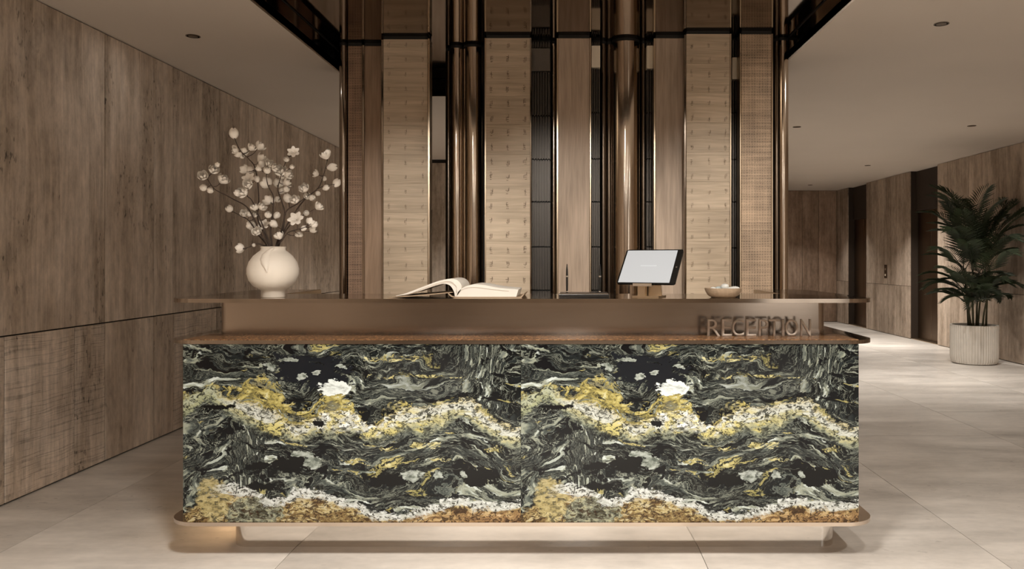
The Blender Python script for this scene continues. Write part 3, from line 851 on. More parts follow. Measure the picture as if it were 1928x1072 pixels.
for s in (-1, 1):
    xa = -1.3745 if s < 0 else 1.0175
    box(bm, xa, xa + 0.004, 3.802, SB - 0.002, Zt - 0.024, Zt - 0.001)
obj('inner_edge_trim', bm, M_BRASS, desk)
bm = NB(); prism(bm, rrect(SX0, SX1, DY, SB + 0.02, r0, 10), Zl - 0.016, Zl, 0.002, 2); obj('base_slab', bm, M_LOWSLAB, desk, True, 35)
# upper fascia box with rounded corners
bm = NB(); prism(bm, rrect(-1.585, 1.160, 3.565, 3.78, 0.035, 8), Zm + 0.0005, Zt - 0.0172); obj('upper_fascia', bm, M_FASCIA, desk, True, 35)
bm = NB(); box(bm, PX0, PX1, DY + 0.008, 3.564, Zm + 0.0002, Zm + 0.0022); obj('stone_inlay', bm, M_INLAY, desk)
# marble front: two slabs cut alike
pan_me = None
for i in range(2):
    cx = PX0 + PW * (i + 0.5); zc = (Zm - 0.0165 + Zl) / 2; hh = (Zm - 0.0165 - Zl) / 2 - 0.0003
    if pan_me is None:
        bm = NB(); box(bm, -PW / 2 + 0.0004, PW / 2 - 0.0004, 0.0, 0.03, -hh, hh, 0.0006, 1)
        pan_me = bpy.data.meshes.new('marble_panel'); bm.to_mesh(pan_me); bm.free(); pan_me.materials.append(M_STONE)
    o = inst('marble_panel', pan_me, desk, (cx, DY + 0.006, zc))
bm = NB(); box(bm, PX0 + 0.002, PX1 - 0.002, DY + 0.037, 3.78, Zl + 0.0003, Zm - 0.0165); obj('body', bm, M_BRONZE_DARK, desk)
for (a, b_) in ((SX0 + 0.14, -1.40), (1.04, SX1 - 0.12)):
    bm = NB(); box(bm, a, b_, 3.781, SB - 0.05, Zl + 0.0003, Zm - 0.0165); obj('side_cabinet', bm, M_BRONZE_DARK, desk)
    bm = NB(); box(bm, a, b_, 3.781, SB - 0.05, Zm + 0.0003, Zt - 0.0172); obj('side_upstand', bm, M_FASCIA, desk)
# plinth
plx0, plx1, ply = X(433, 3.492), X(1577, 3.492), 3.492
bm = NB(); prism(bm, rrect(plx0, plx1, ply, 4.25, 0.075, 10), 0.0, Zl - 0.0162); obj('plinth', bm, M_PLINTH, desk, True, 35)
bm = NB(); box(bm, plx0 - 0.006, plx0 - 0.001, 3.62, 4.1, Zl - 0.040, Zl - 0.0164); obj('led_strip', bm, M_LED, desk)
# letters standing on the ledge
def letter_curve(ch):
    c = bpy.data.curves.new('letter', 'FONT'); c.body = ch; c.size = 1.0; c.extrude = 0.0; c.resolution_u = 6; c.offset = -0.002
    o = bpy.data.objects.new('tmp_letter', c); COL.objects.link(o)
    dg = bpy.context.evaluated_depsgraph_get(); dg.update()
    me = bpy.data.meshes.new_from_object(o.evaluated_get(dg))
    bpy.data.objects.remove(o); bpy.data.curves.remove(c)
    return me
LY = 3.455
spans = {0: (1332, 1356), 1: (1359, 1378), 2: (1379, 1401), 3: (1405, 1424), 4: (1429, 1447), 5: (1448, 1469), 6: (1473, 1477), 7: (1479, 1503), 8: (1508, 1527)}
zb, zt = Zm + 0.0022, H(601.5, LY)
for i, ch in enumerate('RECEPTION'):
    me = letter_curve(ch)
    co = [v.co.copy() for v in me.vertices]
    lx = min(c.x for c in co); hx = max(c.x for c in co); ly_ = min(c.y for c in co); hy = max(c.y for c in co)
    xa, xb = X(spans[i][0], LY), X(spans[i][1], LY)
    bm = NB(); bm.from_mesh(me); bpy.data.meshes.remove(me)
    for v in bm.verts:
        v.co = Vector((xa + (v.co.x - lx) / (hx - lx) * (xb - xa), LY, zb + (v.co.y - ly_) / (hy - ly_) * (zt - zb)))
    ex_ = bmesh.ops.extrude_face_region(bm, geom=bm.faces[:])
    bmesh.ops.translate(bm, verts=[v for v in ex_['geom'] if isinstance(v, bmesh.types.BMVert)], vec=(0, 0.014, 0))
    o = obj('letter', bm, M_LETTER, desk)
    o['label'] = 'raised bronze letter %s' % ch

# ------------------------------------------------------------------ vase and magnolia branches
vy = 3.435
vx = X(514, vy)
vase = empty('vase', (vx, vy, Zt), 'round cream ceramic vase with a short foot on the counter', 'vase')
pv = vy / F
prof = [(0.0, 0), (0.048, 0.0), (0.050, 0.003), (0.050, 0.030), (0.058, 0.036), (0.082, 0.050), (0.100, 0.074), (0.1085, 0.102), (0.108, 0.126), (0.099, 0.155), (0.082, 0.180), (0.062, 0.197), (0.052, 0.204), (0.050, 0.213), (0.053, 0.219), (0.049, 0.221), (0.045, 0.214), (0.044, 0.195), (0.06, 0.15), (0.0, 0.12)]
bm = NB(); lathe(bm, [(r, Zt + z) for r, z in prof], vx, vy, 40,
                 rad=lambda r, z, a: r * (1 + 0.035 * math.sin(5 * a + 0.6) * max(0, min(1, (z - Zt - 0.17) / 0.04))))
obj('body', bm, M_CERAMIC, vase, True, 60)
# soft gathered fold hanging from the rim at the front
bm = NB()
fold = [(0.030, 0.214, 0.012), (0.016, 0.200, 0.014), (0.010, 0.185, 0.020), (0.014, 0.165, 0.024), (0.020, 0.145, 0.020), (0.028, 0.126, 0.010), (0.032, 0.112, 0.002)]
def vr(z):
    for (r1, z1), (r2, z2) in zip(prof, prof[1:]):
        if z1 <= z <= z2 and z2 > z1: return r1 + (r2 - r1) * (z - z1) / (z2 - z1)
    return 0.05
rows = []
for (ox, z, w) in fold:
    row = []
    for k in range(7):
        s = -1 + 2 * k / 6
        th = R(-92) + (ox - 0.012 + s * w) / max(vr(z), 0.05)
        rr = vr(z) - 0.002 + 0.011 * (1 - s * s)
        row.append(bm.verts.new((vx + rr * math.cos(th), vy + rr * math.sin(th), Zt + z)))
    rows.append(row)
for a, c in zip(rows, rows[1:]):
    for k in range(6): bm.faces.new((a[k], a[k + 1], c[k + 1], c[k]))
obj('gathered_fold', bm, M_CERAMIC, vase, True)

def petal(bm, az, W, prof, rows_n=6):
    """one rounded petal; prof(s) gives distance from the axis and height along it"""
    M = Matrix.Rotation(az, 4, 'Z')
    rows = []
    for i in range(rows_n):
        s = i / (rows_n - 1)
        r, h = prof(s)
        w = W * max(0.12, math.sin(PI * (0.10 + 0.80 * s))) ** 0.6
        row = []
        for j in range(5):
            q = -1 + j / 2
            ang = q * w * 0.5 / max(r, 0.25)
            rr = r * (1 - 0.06 * q * q)
            row.append(bm.verts.new(M @ Vector((rr * math.cos(ang), rr * math.sin(ang), h - 0.10 * q * q * s))))
        rows.append(row)
    for a, c in zip(rows, rows[1:]):
        for j in range(4): bm.faces.new((a[j], a[j + 1], c[j + 1], c[j]))
def blossom_mesh(kind):
    bm = NB()
    if kind == 'bud':
        for i in range(4): petal(bm, i * PI / 2, 0.72, lambda s: (0.06 + 0.36 * math.sin(PI * (0.06 + 0.80 * s)), s * 0.95))
        lathe(bm, [(0.0, 0.0), (0.22, 0.1), (0.33, 0.42), (0.24, 0.75), (0.0, 0.9)], 0, 0, 10)
    elif kind == 'half':
        for i in range(5): petal(bm, i * 2 * PI / 5, 0.80, lambda s: (0.06 + 0.56 * math.sin(PI * (0.04 + 0.58 * s)), 0.02 + 0.78 * s))
        for i in range(4): petal(bm, i * PI / 2 + 0.5, 0.62, lambda s: (0.04 + 0.36 * math.sin(PI * (0.05 + 0.75 * s)), 0.05 + 0.85 * s))
    else:
        for i in range(6): petal(bm, i * PI / 3, 0.90, lambda s: (0.06 + 1.05 * s, 0.05 + 0.42 * math.sin(PI * 0.55 * s)))
        for i in range(3): petal(bm, i * 2 * PI / 3 + 0.4, 0.5, lambda s: (0.05 + 0.42 * s, 0.08 + 0.45 * s))
    for f in bm.faces: f.smooth = True
    me = bpy.data.meshes.new('blossom'); bm.to_mesh(me); bm.free(); me.materials.append(M_PETAL)
    return me
BL = {k: blossom_mesh(k) for k in ('bud', 'half', 'open')}
# stems: points in zoomed-crop units of the flowers (origin 340,220 in the photo, 2.976 per pixel), depth offset along the stem
def fp(cx, cy, dy):
    return P(340 + cx / 2.976, 220 + cy / 2.976, vy + dy)
STEMS = [
 ('magnolia branch reaching farthest left from the vase, blossoms at its tip', -0.03, [(486, 745), (455, 668), (410, 570), (368, 503), (300, 465), (255, 440), (190, 405), (150, 350), (128, 338)],
  [(125, 330, 'half', 50), (185, 297, 'half', 52), (240, 350, 'half', 60), (128, 397, 'bud', 44), (167, 412, 'bud', 40), (205, 270, 'bud', 30)]),
 ('low left magnolia branch with a single bud ending below the longest branch', 0.05, [(480, 745), (440, 668), (385, 585), (335, 555), (285, 528)],
  [(273, 515, 'bud', 46), (355, 540, 'half', 44), (386, 542, 'bud', 38), (418, 548, 'half', 40), (395, 608, 'half', 48), (425, 643, 'half', 50)]),
 ('tallest magnolia branch, topped by the highest closed blossom', 0.02, [(492, 745), (470, 660), (432, 570), (438, 470), (432, 370), (415, 280), (380, 235), (335, 190), (310, 140), (300, 105)],
  [(298, 92, 'bud', 60), (303, 185, 'half', 44), (322, 210, 'bud', 40), (355, 198, 'half', 42), (345, 222, 'bud', 30), (400, 170, 'half', 48), (448, 163, 'half', 58), (458, 237, 'half', 60), (358, 295, 'half', 50), (390, 297, 'bud', 42), (428, 347, 'bud', 38), (302, 170, 'bud', 26)]),
 ('upright magnolia branch crowded with blossoms on the left of the middle', -0.06, [(500, 745), (480, 660), (440, 560), (400, 470), (372, 440), (385, 390), (415, 360)],
  [(380, 345, 'open', 66), (378, 380, 'half', 52), (350, 425, 'half', 56), (320, 428, 'bud', 40), (415, 505, 'half', 48), (458, 505, 'half', 46), (465, 605, 'open', 60), (490, 550, 'bud', 40)]),
 ('magnolia branch rising straight up the middle of the bunch', 0.0, [(512, 745), (505, 640), (515, 540), (520, 450), (490, 385), (480, 320), (490, 270)],
  [(482, 372, 'half', 62), (500, 262, 'half', 46), (455, 265, 'half', 44), (485, 300, 'bud', 42), (530, 288, 'half', 44), (490, 470, 'half', 52), (515, 468, 'bud', 36), (435, 290, 'bud', 34), (540, 552, 'bud', 40)]),
 ('magnolia branch with the large round blossom at upper right', 0.06, [(545, 745), (565, 640), (582, 540), (565, 470), (545, 410), (560, 340), (580, 275), (605, 225)],
  [(632, 197, 'open', 66), (593, 238, 'bud', 36), (560, 305, 'half', 62), (605, 322, 'half', 54), (548, 375, 'half', 50), (600, 368, 'half', 54), (570, 333, 'bud', 38), (595, 405, 'bud', 42), (545, 463, 'bud', 38), (625, 280, 'bud', 32), (570, 415, 'bud', 40)]),
 ('long magnolia branch reaching farthest right, with drooping twig tips', 0.03, [(556, 745), (572, 650), (590, 535), (650, 490), (720, 440), (785, 395), (860, 378)],
  [(875, 370, 'bud', 50), (815, 398, 'bud', 36), (770, 430, 'bud', 32), (738, 455, 'bud', 38), (710, 445, 'half', 40), (692, 400, 'half', 54), (640, 465, 'half', 52), (600, 457, 'bud', 52)]),
 ('slender magnolia branch curving up at the right, with the faintest blossoms', 0.10, [(550, 745), (600, 600), (690, 470), (770, 400), (800, 330), (822, 245)],
  [(812, 215, 'half', 54), (850, 283, 'bud', 52), (805, 347, 'bud', 32), (757, 318, 'half', 40), (825, 200, 'bud', 34)]),
 ('low right magnolia branch carrying the widest open blossom', -0.09, [(560, 745), (570, 690), (600, 650), (645, 635), (690, 622), (730, 600)],
  [(645, 572, 'open', 84), (725, 590, 'half', 44), (750, 603, 'bud', 42), (740, 630, 'half', 46), (690, 625, 'bud', 32), (660, 660, 'bud', 34), (550, 665, 'half', 52), (672, 662, 'bud', 28)]),
 ('short magnolia branch at the right ending in a sideways bud', 0.0, [(562, 745), (590, 640), (640, 580), (700, 545), (755, 515)],
  [(775, 502, 'half', 48), (705, 540, 'bud', 34), (520, 600, 'bud', 46)]),
 ('short drooping magnolia twig left of the vase neck with one bud', -0.04, [(500, 745), (470, 722), (430, 712), (385, 730), (358, 738)],
  [(335, 738, 'half', 50), (410, 720, 'bud', 22)]),
]
for si, (lab, dep, pts, blooms) in enumerate(STEMS):
    root = fp(pts[0][0], pts[0][1], 0); root.y = vy + (-0.02 + 0.004 * si)
    root.z = Zt + 0.155
    root.x = vx + (root.x - vx) * 0.55
    br = empty('magnolia_branch', root, lab, 'branch', 'magnolia branches in the vase')
    n = len(pts)
    rnd = random.Random(100 + si)
    path = [root] + [fp(px_, py_, dep * (i / (n - 1)) ** 1.0 + rnd.uniform(-0.006, 0.006)) for i, (px_, py_) in enumerate(pts) if i > 0]
    # neck point keeps the stems inside the rim
    neck = Vector((vx + (path[1].x - vx) * 0.35, vy + (path[1].y - vy) * 0.3 + (-0.015 + 0.003 * si), Zt + 0.222))
    neck.x = max(vx - 0.032, min(vx + 0.032, neck.x))
    path.insert(1, neck)
    sm = spline(path, 5)
    N = len(sm)
    bm = NB()
    sweep(bm, sm, [0.0042 * (1 - 0.72 * i / N) for i in range(N)], 6)
    places = []
    for (bx, by, kind, size) in blooms:
        tip = fp(bx, by, dep * min(1.0, (745 - by) / 500) + rnd.uniform(-0.035, 0.035))
        best = None
        for i in range(4, N):
            q = sm[i]; dd = (q - tip).length + (0.35 * max(0, q.z - tip.z + 0.012))
            if best is None or dd < best[0]: best = (dd, i)
        q = sm[best[1]]
        L = size / 2.976 * pv * {'bud': 1.12, 'half': 0.95, 'open': 0.52}[kind]
        dirn = (tip - q)
        if dirn.length < 0.01: dirn = sm[best[1]] - sm[max(0, best[1] - 2)]
        dirn = dirn.normalized()
        dirn = (dirn + Vector((rnd.uniform(-.3, .3), rnd.uniform(-.6, .1), rnd.uniform(0.1, .5)))).normalized()
        if kind == 'open': dirn = (dirn * 0.25 + Vector((0.0, -1.0, 0.35))).normalized()
        base = tip - dirn * (L * (0.5 if kind != 'open' else 0.3))
        if (base - q).length > 0.004:
            midp = (q + base) / 2 + Vector((rnd.uniform(-.004, .004), rnd.uniform(-.004, .004), -0.004))
            tw = spline([q, midp, base], 4)
            sweep(bm, tw, [0.0019 - 0.0008 * k / len(tw) for k in range(len(tw))], 5)
        places.append((base, dirn, kind, L))
    obj('stem', bm, M_BARK, br, True)
    for (base, dirn, kind, L) in places:
        rot = dirn.to_track_quat('Z', 'Y') @ Euler((0, 0, rnd.uniform(0, 6.28))).to_quaternion()
        o = inst('blossom', BL[kind], br, base, rot.to_euler(), (L * rnd.uniform(0.92, 1.08),) * 3)

# ------------------------------------------------------------------ open book
by_ = 3.385
book = empty('open_book', (X(860, by_), by_ + 0.14, Zt), 'open hardback book with ivory pages lying on the counter', 'book')
y0, y1 = by_, by_ + 0.27
def bp(lst, y=by_): return [(X(a, y), Zt + (562.5 - c) * y / F) for a, c in lst]
def smooth2(pts, k=5):
    return [(v.x, v.z) for v in spline([(a, 0, c) for a, c in pts], k)]
# covers
bm = NB(); prism_xz(bm, bp([(728, 562.2), (735, 561), (800, 556.2), (850, 551.5), (853, 552.5), (800, 558.2), (736, 562.4)]), y0 - 0.006, y1 + 0.006); obj('cover', bm, M_COVER, book)
bm = NB(); prism_xz(bm, bp([(857, 562.4), (857, 560.6), (980, 560.6), (986, 554.5), (987.5, 555), (982, 562.4)]), y0 - 0.006, y1 + 0.006); obj('cover', bm, M_COVER, book)
bm = NB(); prism_xz(bm, smooth2(bp([(843, 553), (846, 557.5), (852, 561.2), (860, 562.3)])) + smooth2(bp([(860, 560.8), (853, 559.5), (848, 556), (845.5, 552.5)])), y0 - 0.005, y1 + 0.005); obj('spine', bm, M_COVER, book)
# left pages: rolled leaves
top = smooth2(bp([(745, 558.6), (765, 553.5), (795, 542), (825, 531), (848, 526.6), (862, 530), (869, 540), (866, 551), (859, 560.2)]))
und = smooth2(bp([(856.5, 560), (854, 549), (846, 538.5), (832, 536.5), (805, 544.5), (775, 554), (746, 559.4)]))
bm = NB(); prism_xz(bm, top + und, y0, y1); pb_ = obj('page_block', bm, M_PAGE, book, True, 40)
for off_, wdt in ((2.4, 0.5), (4.6, 0.4)):
    a = [(747 + 5 * off_ / 2, 559.0), (770, 553.8 + off_ * .6), (797, 542.6 + off_), (826, 532 + off_), (846, 529 + off_), (856, 535 + off_ * .8), (860, 545), (858.5, 559)]
    bm = NB(); prism_xz(bm, smooth2(bp(a)) + smooth2(bp([(px_, py_ + wdt) for px_, py_ in a]))[::-1], y0 - 0.0012, y0 + 0.002); obj('leaf_line', bm, M_COVER, pb_)
# right pages
top = smooth2(bp([(859.5, 560.2), (863, 551), (874, 542), (890, 537.5), (910, 538.2), (940, 544), (976, 547)]))
bm = NB(); prism_xz(bm, top + bp([(972, 560.4), (865, 560.4)]), y0, y1); pb_ = obj('page_block', bm, M_PAGE, book, True, 40)
a = [(862, 556), (868, 548.5), (880, 543.5), (900, 543), (930, 547), (958, 549.6)]
bm = NB(); prism_xz(bm, smooth2(bp(a)) + smooth2(bp([(px_, py_ + 0.5) for px_, py_ in a]))[::-1], y0 - 0.0012, y0 + 0.002); obj('leaf_line', bm, M_COVER, pb_)

# ------------------------------------------------------------------ pen tray and pens
ty = 3.42
tray = empty('pen_tray', (X(1099, ty), ty + 0.05, Zt), 'low black pen tray with a steel rim on the counter', 'tray')
bm = NB(); box(bm, X(1052, ty), X(1147, ty), ty, ty + 0.11, Zt, Zt + 0.0135, 0.002, 2); obj('base', bm, M_BLACKP, tray)
bm = NB(); box(bm, X(1054, ty), X(1145, ty), ty + 0.003, ty + 0.107, Zt + 0.0135, Zt + 0.0175, 0.001, 1); obj('rim', bm, M_STEEL, tray)
bm = NB(); box(bm, X(1054.5, ty), X(1144.5, ty), ty + 0.004, ty + 0.106, Zt + 0.0175, Zt + 0.020, 0.001, 1); obj('top_plate', bm, M_BLACKP, tray)
def pen(px_, hgt, lab):
    cx, cy = X(px_, ty), ty + 0.03
    z = Zt + 0.020
    pn = empty('pen', (cx, cy, z), lab, 'pen', 'pens standing in the tray')
    bm = NB(); lathe(bm, [(0.0, z), (0.004, z), (0.0055, z + 0.003), (0.004, z + 0.007), (0.0, z + 0.008)], cx, cy, 16); obj('foot', bm, M_STEEL, pn, True)
    bm = NB(); lathe(bm, [(0.0, z + 0.007), (0.0042, z + 0.007), (0.0050, z + hgt * 0.3), (0.0048, z + hgt * 0.545), (0.0, z + hgt * 0.545)], cx, cy, 16); br_ = obj('barrel', bm, M_BLACKP, pn, True, 50)
    bm = NB(); lathe(bm, [(0.0, z + hgt * 0.545), (0.0052, z + hgt * 0.545), (0.0052, z + hgt * 0.59), (0.0, z + hgt * 0.59)], cx, cy, 16); obj('ring', bm, M_STEEL, br_, True, 50)
    bm = NB(); lathe(bm, [(0.0, z + hgt * 0.59), (0.0048, z + hgt * 0.59), (0.0040, z + hgt * 0.8), (0.0016, z + hgt), (0.0, z + hgt)], cx, cy, 16); obj('cap', bm, M_BLACKP, pn, True, 50)
pen(1067.5, 0.125, 'black pen upright at the left end of the tray, nearest the book')
pen(1130, 0.125, 'black pen upright at the right end of the tray, nearest the tablet')

# ------------------------------------------------------------------ tablet on its stand
tb = Vector((X(1214.5, 3.44), 3.44, H(534.5, 3.44)))      # middle of the tablet's lower edge
psi, th = R(24), R(43)
wd = Vector((math.cos(psi), -math.sin(psi), 0)); bk = Vector((math.sin(psi), math.cos(psi), 0))
up = bk * math.sin(th) + Vector((0, 0, math.cos(th)))
nr = wd.cross(up)                                    # out of the screen
TW, TH_ = 0.268, 0.206
def tab_box(bm, a0, a1, b0, b1, n0, n1, r=0.0, seg=6):
    pts = rrect(a0, a1, b0, b1, r, seg) if r > 0 else [(a0, b0), (a1, b0), (a1, b1), (a0, b1)]
    base = len(bm.verts)
    lo = [bm.verts.new(tb + wd * a + up * b_ + nr * n0) for a, b_ in pts]
    hi = [bm.verts.new(tb + wd * a + up * b_ + nr * n1) for a, b_ in pts]
    bm.faces.new(lo[::-1]); bm.faces.new(hi)
    for i in range(len(pts)):
        k = (i + 1) % len(pts); bm.faces.new((lo[i], lo[k], hi[k], hi[i]))
tab = empty('tablet', tb, 'black framed tablet with a white lit screen on a brass stand', 'tablet')
bm = NB(); tab_box(bm, -TW / 2, TW / 2, 0, TH_, -0.008, 0.0, 0.010); fr_ = obj('frame', bm, M_BLACKP, tab)
bm = NB(); tab_box(bm, -TW / 2 + 0.007, TW / 2 - 0.026, 0.007, TH_ - 0.006, 0.0, 0.0006); sc_ = obj('screen', bm, M_SCREEN, tab)
bm = NB(); tab_box(bm, -0.045, 0.030, TH_ * 0.50, TH_ * 0.53, 0.0006, 0.0009); obj('screen_text', bm, M_SCRTXT, sc_)
bm = NB(); tab_box(bm, TW / 2 - 0.0165, TW / 2 - 0.0085, TH_ * 0.46, TH_ * 0.50, 0.0, 0.0005, 0.0035, 4); obj('home_button', bm, M_GREYBLK, fr_)
st = empty('tablet_stand', (tb.x, tb.y + 0.02, Zt), 'small brass stand holding up the tablet', 'stand')
def st_box(bm, a0, a1, c0, c1, z0, z1, taper=0.0):
    o_ = Vector((tb.x, tb.y, 0))
    vs = []
    for z, k in ((z0, 1.0), (z1, 1.0 - taper)):
        vs.append([bm.verts.new(o_ + wd * (a * k) + bk * c + Vector((0, 0, z))) for a, c in ((a0, c0), (a1, c0), (a1, c1), (a0, c1))])
    lo, hi = vs
    bm.faces.new(lo[::-1]); bm.faces.new(hi)
    for i in range(4):
        k = (i + 1) % 4; bm.faces.new((lo[i], lo[k], hi[k], hi[i]))
bm = NB(); st_box(bm, -0.055, 0.065, -0.012, 0.10, Zt, Zt + 0.006); obj('base_plate', bm, M_BRASS, st)
bm = NB(); st_box(bm, -0.042, 0.062, 0.045, 0.052, Zt + 0.006, Zt + 0.088, 0.12); obj('upright', bm, M_BRASS, st)
bm = NB(); st_box(bm, -0.050, 0.036, -0.020, 0.012, tb.z - 0.0105, tb.z - 0.0058); st_box(bm, -0.050, 0.036, -0.020, -0.016, tb.z - 0.0058, tb.z + 0.002); obj('lip', bm, M_STEEL, st)
bm = NB(); st_box(bm, -0.036, -0.002, 0.004, 0.034, Zt + 0.006, tb.z - 0.0105); obj('post', bm, M_BRASS, st)

# ------------------------------------------------------------------ bowl of pebbles
oy = 3.44
bx_ = X(1362, oy)
bowl = empty('bowl', (bx_, oy, Zt), 'small shallow tan stone bowl on the counter', 'bowl')
bm = NB(); lathe(bm, [(0.0, Zt), (0.050, Zt), (0.066, Zt + 0.010), (0.076, Zt + 0.028), (0.079, Zt + 0.040), (0.074, Zt + 0.041), (0.068, Zt + 0.030), (0.050, Zt + 0.016), (0.0, Zt + 0.013)], bx_, oy, 40,
                 rad=lambda r, z, a: r * (1 + 0.03 * math.sin(2 * a + 1) + 0.015 * math.sin(5 * a)))
obj('bowl_body', bm, M_BOWL, bowl, True, 60)
def pebble(name, px_, py_, dy, rx, ry, rz, mat, lab, seed):
    c = P(px_, py_, oy + dy)
    rnd = random.Random(seed); ph = [rnd.uniform(0, 6) for _ in range(4)]
    bm = NB(); bmesh.ops.create_icosphere(bm, subdivisions=3, radius=1.0)
    for v in bm.verts:
        k = 1 + 0.10 * math.sin(2.3 * v.co.x + ph[0]) + 0.08 * math.sin(3.1 * v.co.z + ph[1]) + 0.06 * math.sin(2.7 * v.co.y + ph[2])
        v.co = Vector((v.co.x * rx * k, v.co.y * ry * k, v.co.z * rz * k)) + c
    o = obj(name, bm, mat, None, True)
    for v in o.data.vertices: v.co -= c
    o.location = c
    tag(o, lab, 'pebble', 'pebbles in the bowl')
pebble('pebble', 1364, 540.5, 0.0, 0.0205, 0.020, 0.013, M_PEBW, 'white pebble on top of the pile in the bowl', 1)
pebble('pebble', 1381, 547, -0.012, 0.027, 0.026, 0.017, M_PEBW, 'large white pebble at the right side of the bowl', 2)
pebble('pebble', 1342.5, 547.5, -0.010, 0.019, 0.022, 0.014, M_PEBW, 'white pebble at the left side of the bowl', 3)
pebble('pebble', 1355, 548.5, -0.030, 0.019, 0.018, 0.012, M_PEBB, 'pale blue pebble at the front of the bowl', 4)
pebble('pebble', 1356, 546.0, 0.028, 0.026, 0.020, 0.016, M_PEBB, 'pale blue pebble at the back of the bowl', 5)
pebble('pebble', 1366, 553, 0.0, 0.030, 0.026, 0.010, M_PEBB, 'flat blue grey pebble under the pile in the bowl', 6)

# ------------------------------------------------------------------ lift call panel
cy_ = yr(1668)
cp = empty('call_panel', (XR, cy_, 1.08), 'narrow dark lift call panel with buttons on the right wall', 'call panel')
bm = NB(); box(bm, XR - 0.010, XR - 0.0003, cy_ - 0.055, cy_ + 0.055, H(524, cy_), H(499, cy_), 0.003, 2); pt_ = obj('plate', bm, M_BRONZE_DARK, cp)
for k_, (zz, mt) in enumerate(((H(518, cy_), M_CREAM), (H(507, cy_), M_STEEL))):
    bm = NB(); box(bm, XR - 0.014, XR - 0.0098, cy_ - 0.020, cy_ + 0.020, zz - 0.018, zz + 0.018, 0.002, 1); obj('button', bm, mt, pt_)

# ------------------------------------------------------------------ potted palm
py0 = 9.72
pcx, pr_, ph_ = X(1846, py0 - 0.15), 0.272, 0.475
pot = empty('potted_palm', (pcx, py0, 0), 'bushy dark green palm in a white fluted planter by the right wall', 'potted plant')
nfl = 56
bm = NB(); lathe(bm, [(0.0, 0.0), (0.225, 0.0), (0.252, 0.012), (0.266, 0.045), (0.272, 0.10), (0.272, ph_ - 0.02), (0.270, ph_), (0.250, ph_), (0.246, ph_ - 0.03), (0.246, ph_ - 0.05), (0.0, ph_ - 0.05)], pcx, py0, nfl * 4,
                 rad=lambda r, z, a: r if (r < 0.262 or z > ph_ - 0.012) else r - 0.011 * abs(math.sin(a * nfl / 2)) ** 0.7)
pl_ = obj('planter', bm, plain('white_fluted_ceramic', (0.72, 0.67, 0.60), 0.7, 0, 0.12, 9), pot, True, 50)
bm = NB(); lathe(bm, [(0.0, ph_ - 0.045), (0.243, ph_ - 0.045), (0.24, ph_ - 0.025), (0.0, ph_ - 0.015)], pcx, py0, 40); obj('soil', bm, M_SOIL, pl_, True)
rnd = random.Random(31)
canes = []
for k in range(9):
    a = 2 * PI * k / 9 + rnd.uniform(-.3, .3); rr = rnd.uniform(0.03, 0.13)
    b0 = Vector((pcx + rr * math.cos(a), py0 + rr * math.sin(a), ph_ - 0.03))
    lean = Vector((math.cos(a), math.sin(a), 0)) * rnd.uniform(0.03, 0.12)
    b1 = b0 + lean + Vector((0, 0, rnd.uniform(0.28, 0.75)))
    pth = spline([b0, (b0 + b1) / 2 + lean * -0.15, b1], 4)
    bm = NB(); sweep(bm, pth, [0.013 - 0.006 * i / len(pth) for i in range(len(pth))], 7); obj('cane', bm, M_CANE, pot, True)
    canes.append((b1, a))
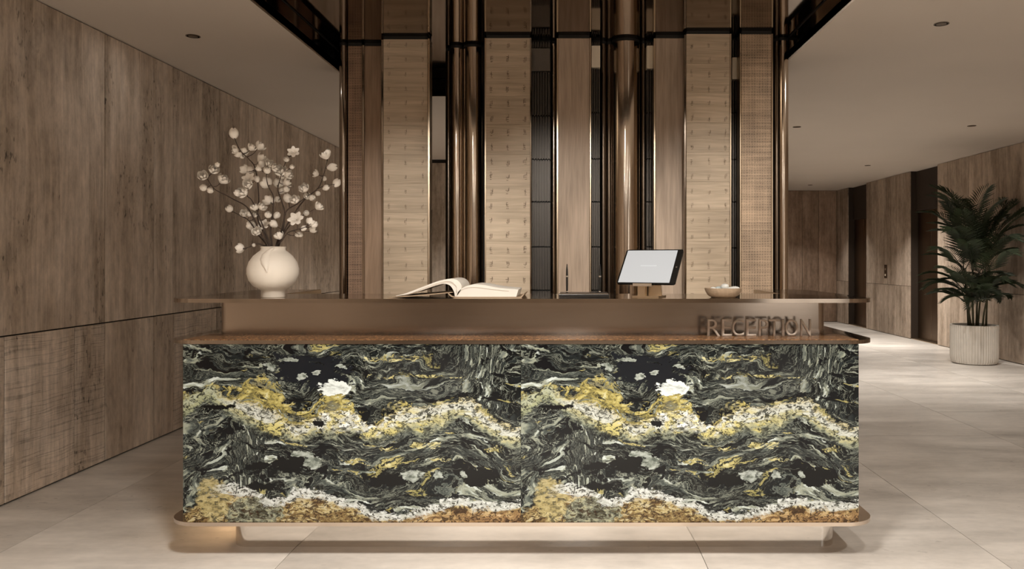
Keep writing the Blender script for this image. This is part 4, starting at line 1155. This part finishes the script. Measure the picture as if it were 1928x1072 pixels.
def frond(base, az, elev, L, droop, seed):
    rnd = random.Random(seed)
    h = Vector((math.cos(az), math.sin(az), 0))
    n = 14
    pts = []; p = base.copy(); e = elev
    for i in range(n + 1):
        pts.append(p.copy())
        d = h * math.cos(e) + Vector((0, 0, math.sin(e)))
        p = p + d * (L / n); e -= droop / n * (0.4 + 1.2 * i / n)
    bm = NB(); sweep(bm, pts, [0.006 * (1 - 0.8 * i / n) for i in range(n + 1)], 5)
    m_ = 24
    for j in range(m_):
        s = 0.20 + 0.80 * j / (m_ - 1)
        f = s * n; i0 = min(int(f), n - 1); q = pts[i0].lerp(pts[i0 + 1], f - i0)
        tan = (pts[i0 + 1] - pts[i0]).normalized()
        side = tan.cross(Vector((0, 0, 1))).normalized(); nrm = side.cross(tan)
        ll = (0.10 + L * 0.20) * (0.45 + 0.55 * math.sin(PI * min(1, 0.18 + s * 0.80)))
        for sg in (-1, 1):
            dirn = (side * sg * (1.0 - 0.55 * s) + tan * (0.42 + 0.5 * s) + nrm * 0.22).normalized()
            l_ = ll * rnd.uniform(0.85, 1.1); w = 0.0042
            a0 = q; mid = q + dirn * l_ * 0.45 + Vector((0, 0, -0.02 * l_)); tip = q + dirn * l_ + Vector((0, 0, -0.20 * l_))
            wv = dirn.cross(nrm).normalized() * w
            v0, v1, v2, v3 = bm.verts.new(a0), bm.verts.new(mid + wv), bm.verts.new(mid - wv + nrm * 0.004), bm.verts.new(tip)
            bm.faces.new((v0, v1, v3)); bm.faces.new((v0, v3, v2))
    # keep the tips off the wall
    for v in bm.verts:
        if v.co.x > XR - 0.03: v.co.x = XR - 0.03 - 0.02 * rnd.random()
    return bm
k = 0
for lvl, (cnt, e0, e1, l0, l1, dr) in enumerate(((14, 15, 45, 0.38, 0.50, 1.2), (18, 32, 60, 0.48, 0.66, 1.3), (18, 50, 72, 0.62, 0.84, 1.4), (16, 66, 84, 0.82, 1.05, 1.1))):
    for j in range(cnt):
        b1, ca = canes[k % 9]
        az = 2 * PI * j / cnt + lvl * 0.37 + rnd.uniform(-.2, .2)
        zz = b1.z if lvl > 1 else min(b1.z, ph_ + 0.30 + 0.12 * lvl)
        base = Vector((pcx + (b1.x - pcx) * 0.8, py0 + (b1.y - py0) * 0.8, zz - 0.02 + (0.10 * lvl if lvl > 1 else 0)))
        bm = frond(base, az, R(rnd.uniform(e0, e1)), rnd.uniform(l0, l1), dr * rnd.uniform(0.8, 1.2), 500 + k)
        obj('frond', bm, M_LEAF, pot)
        k += 1
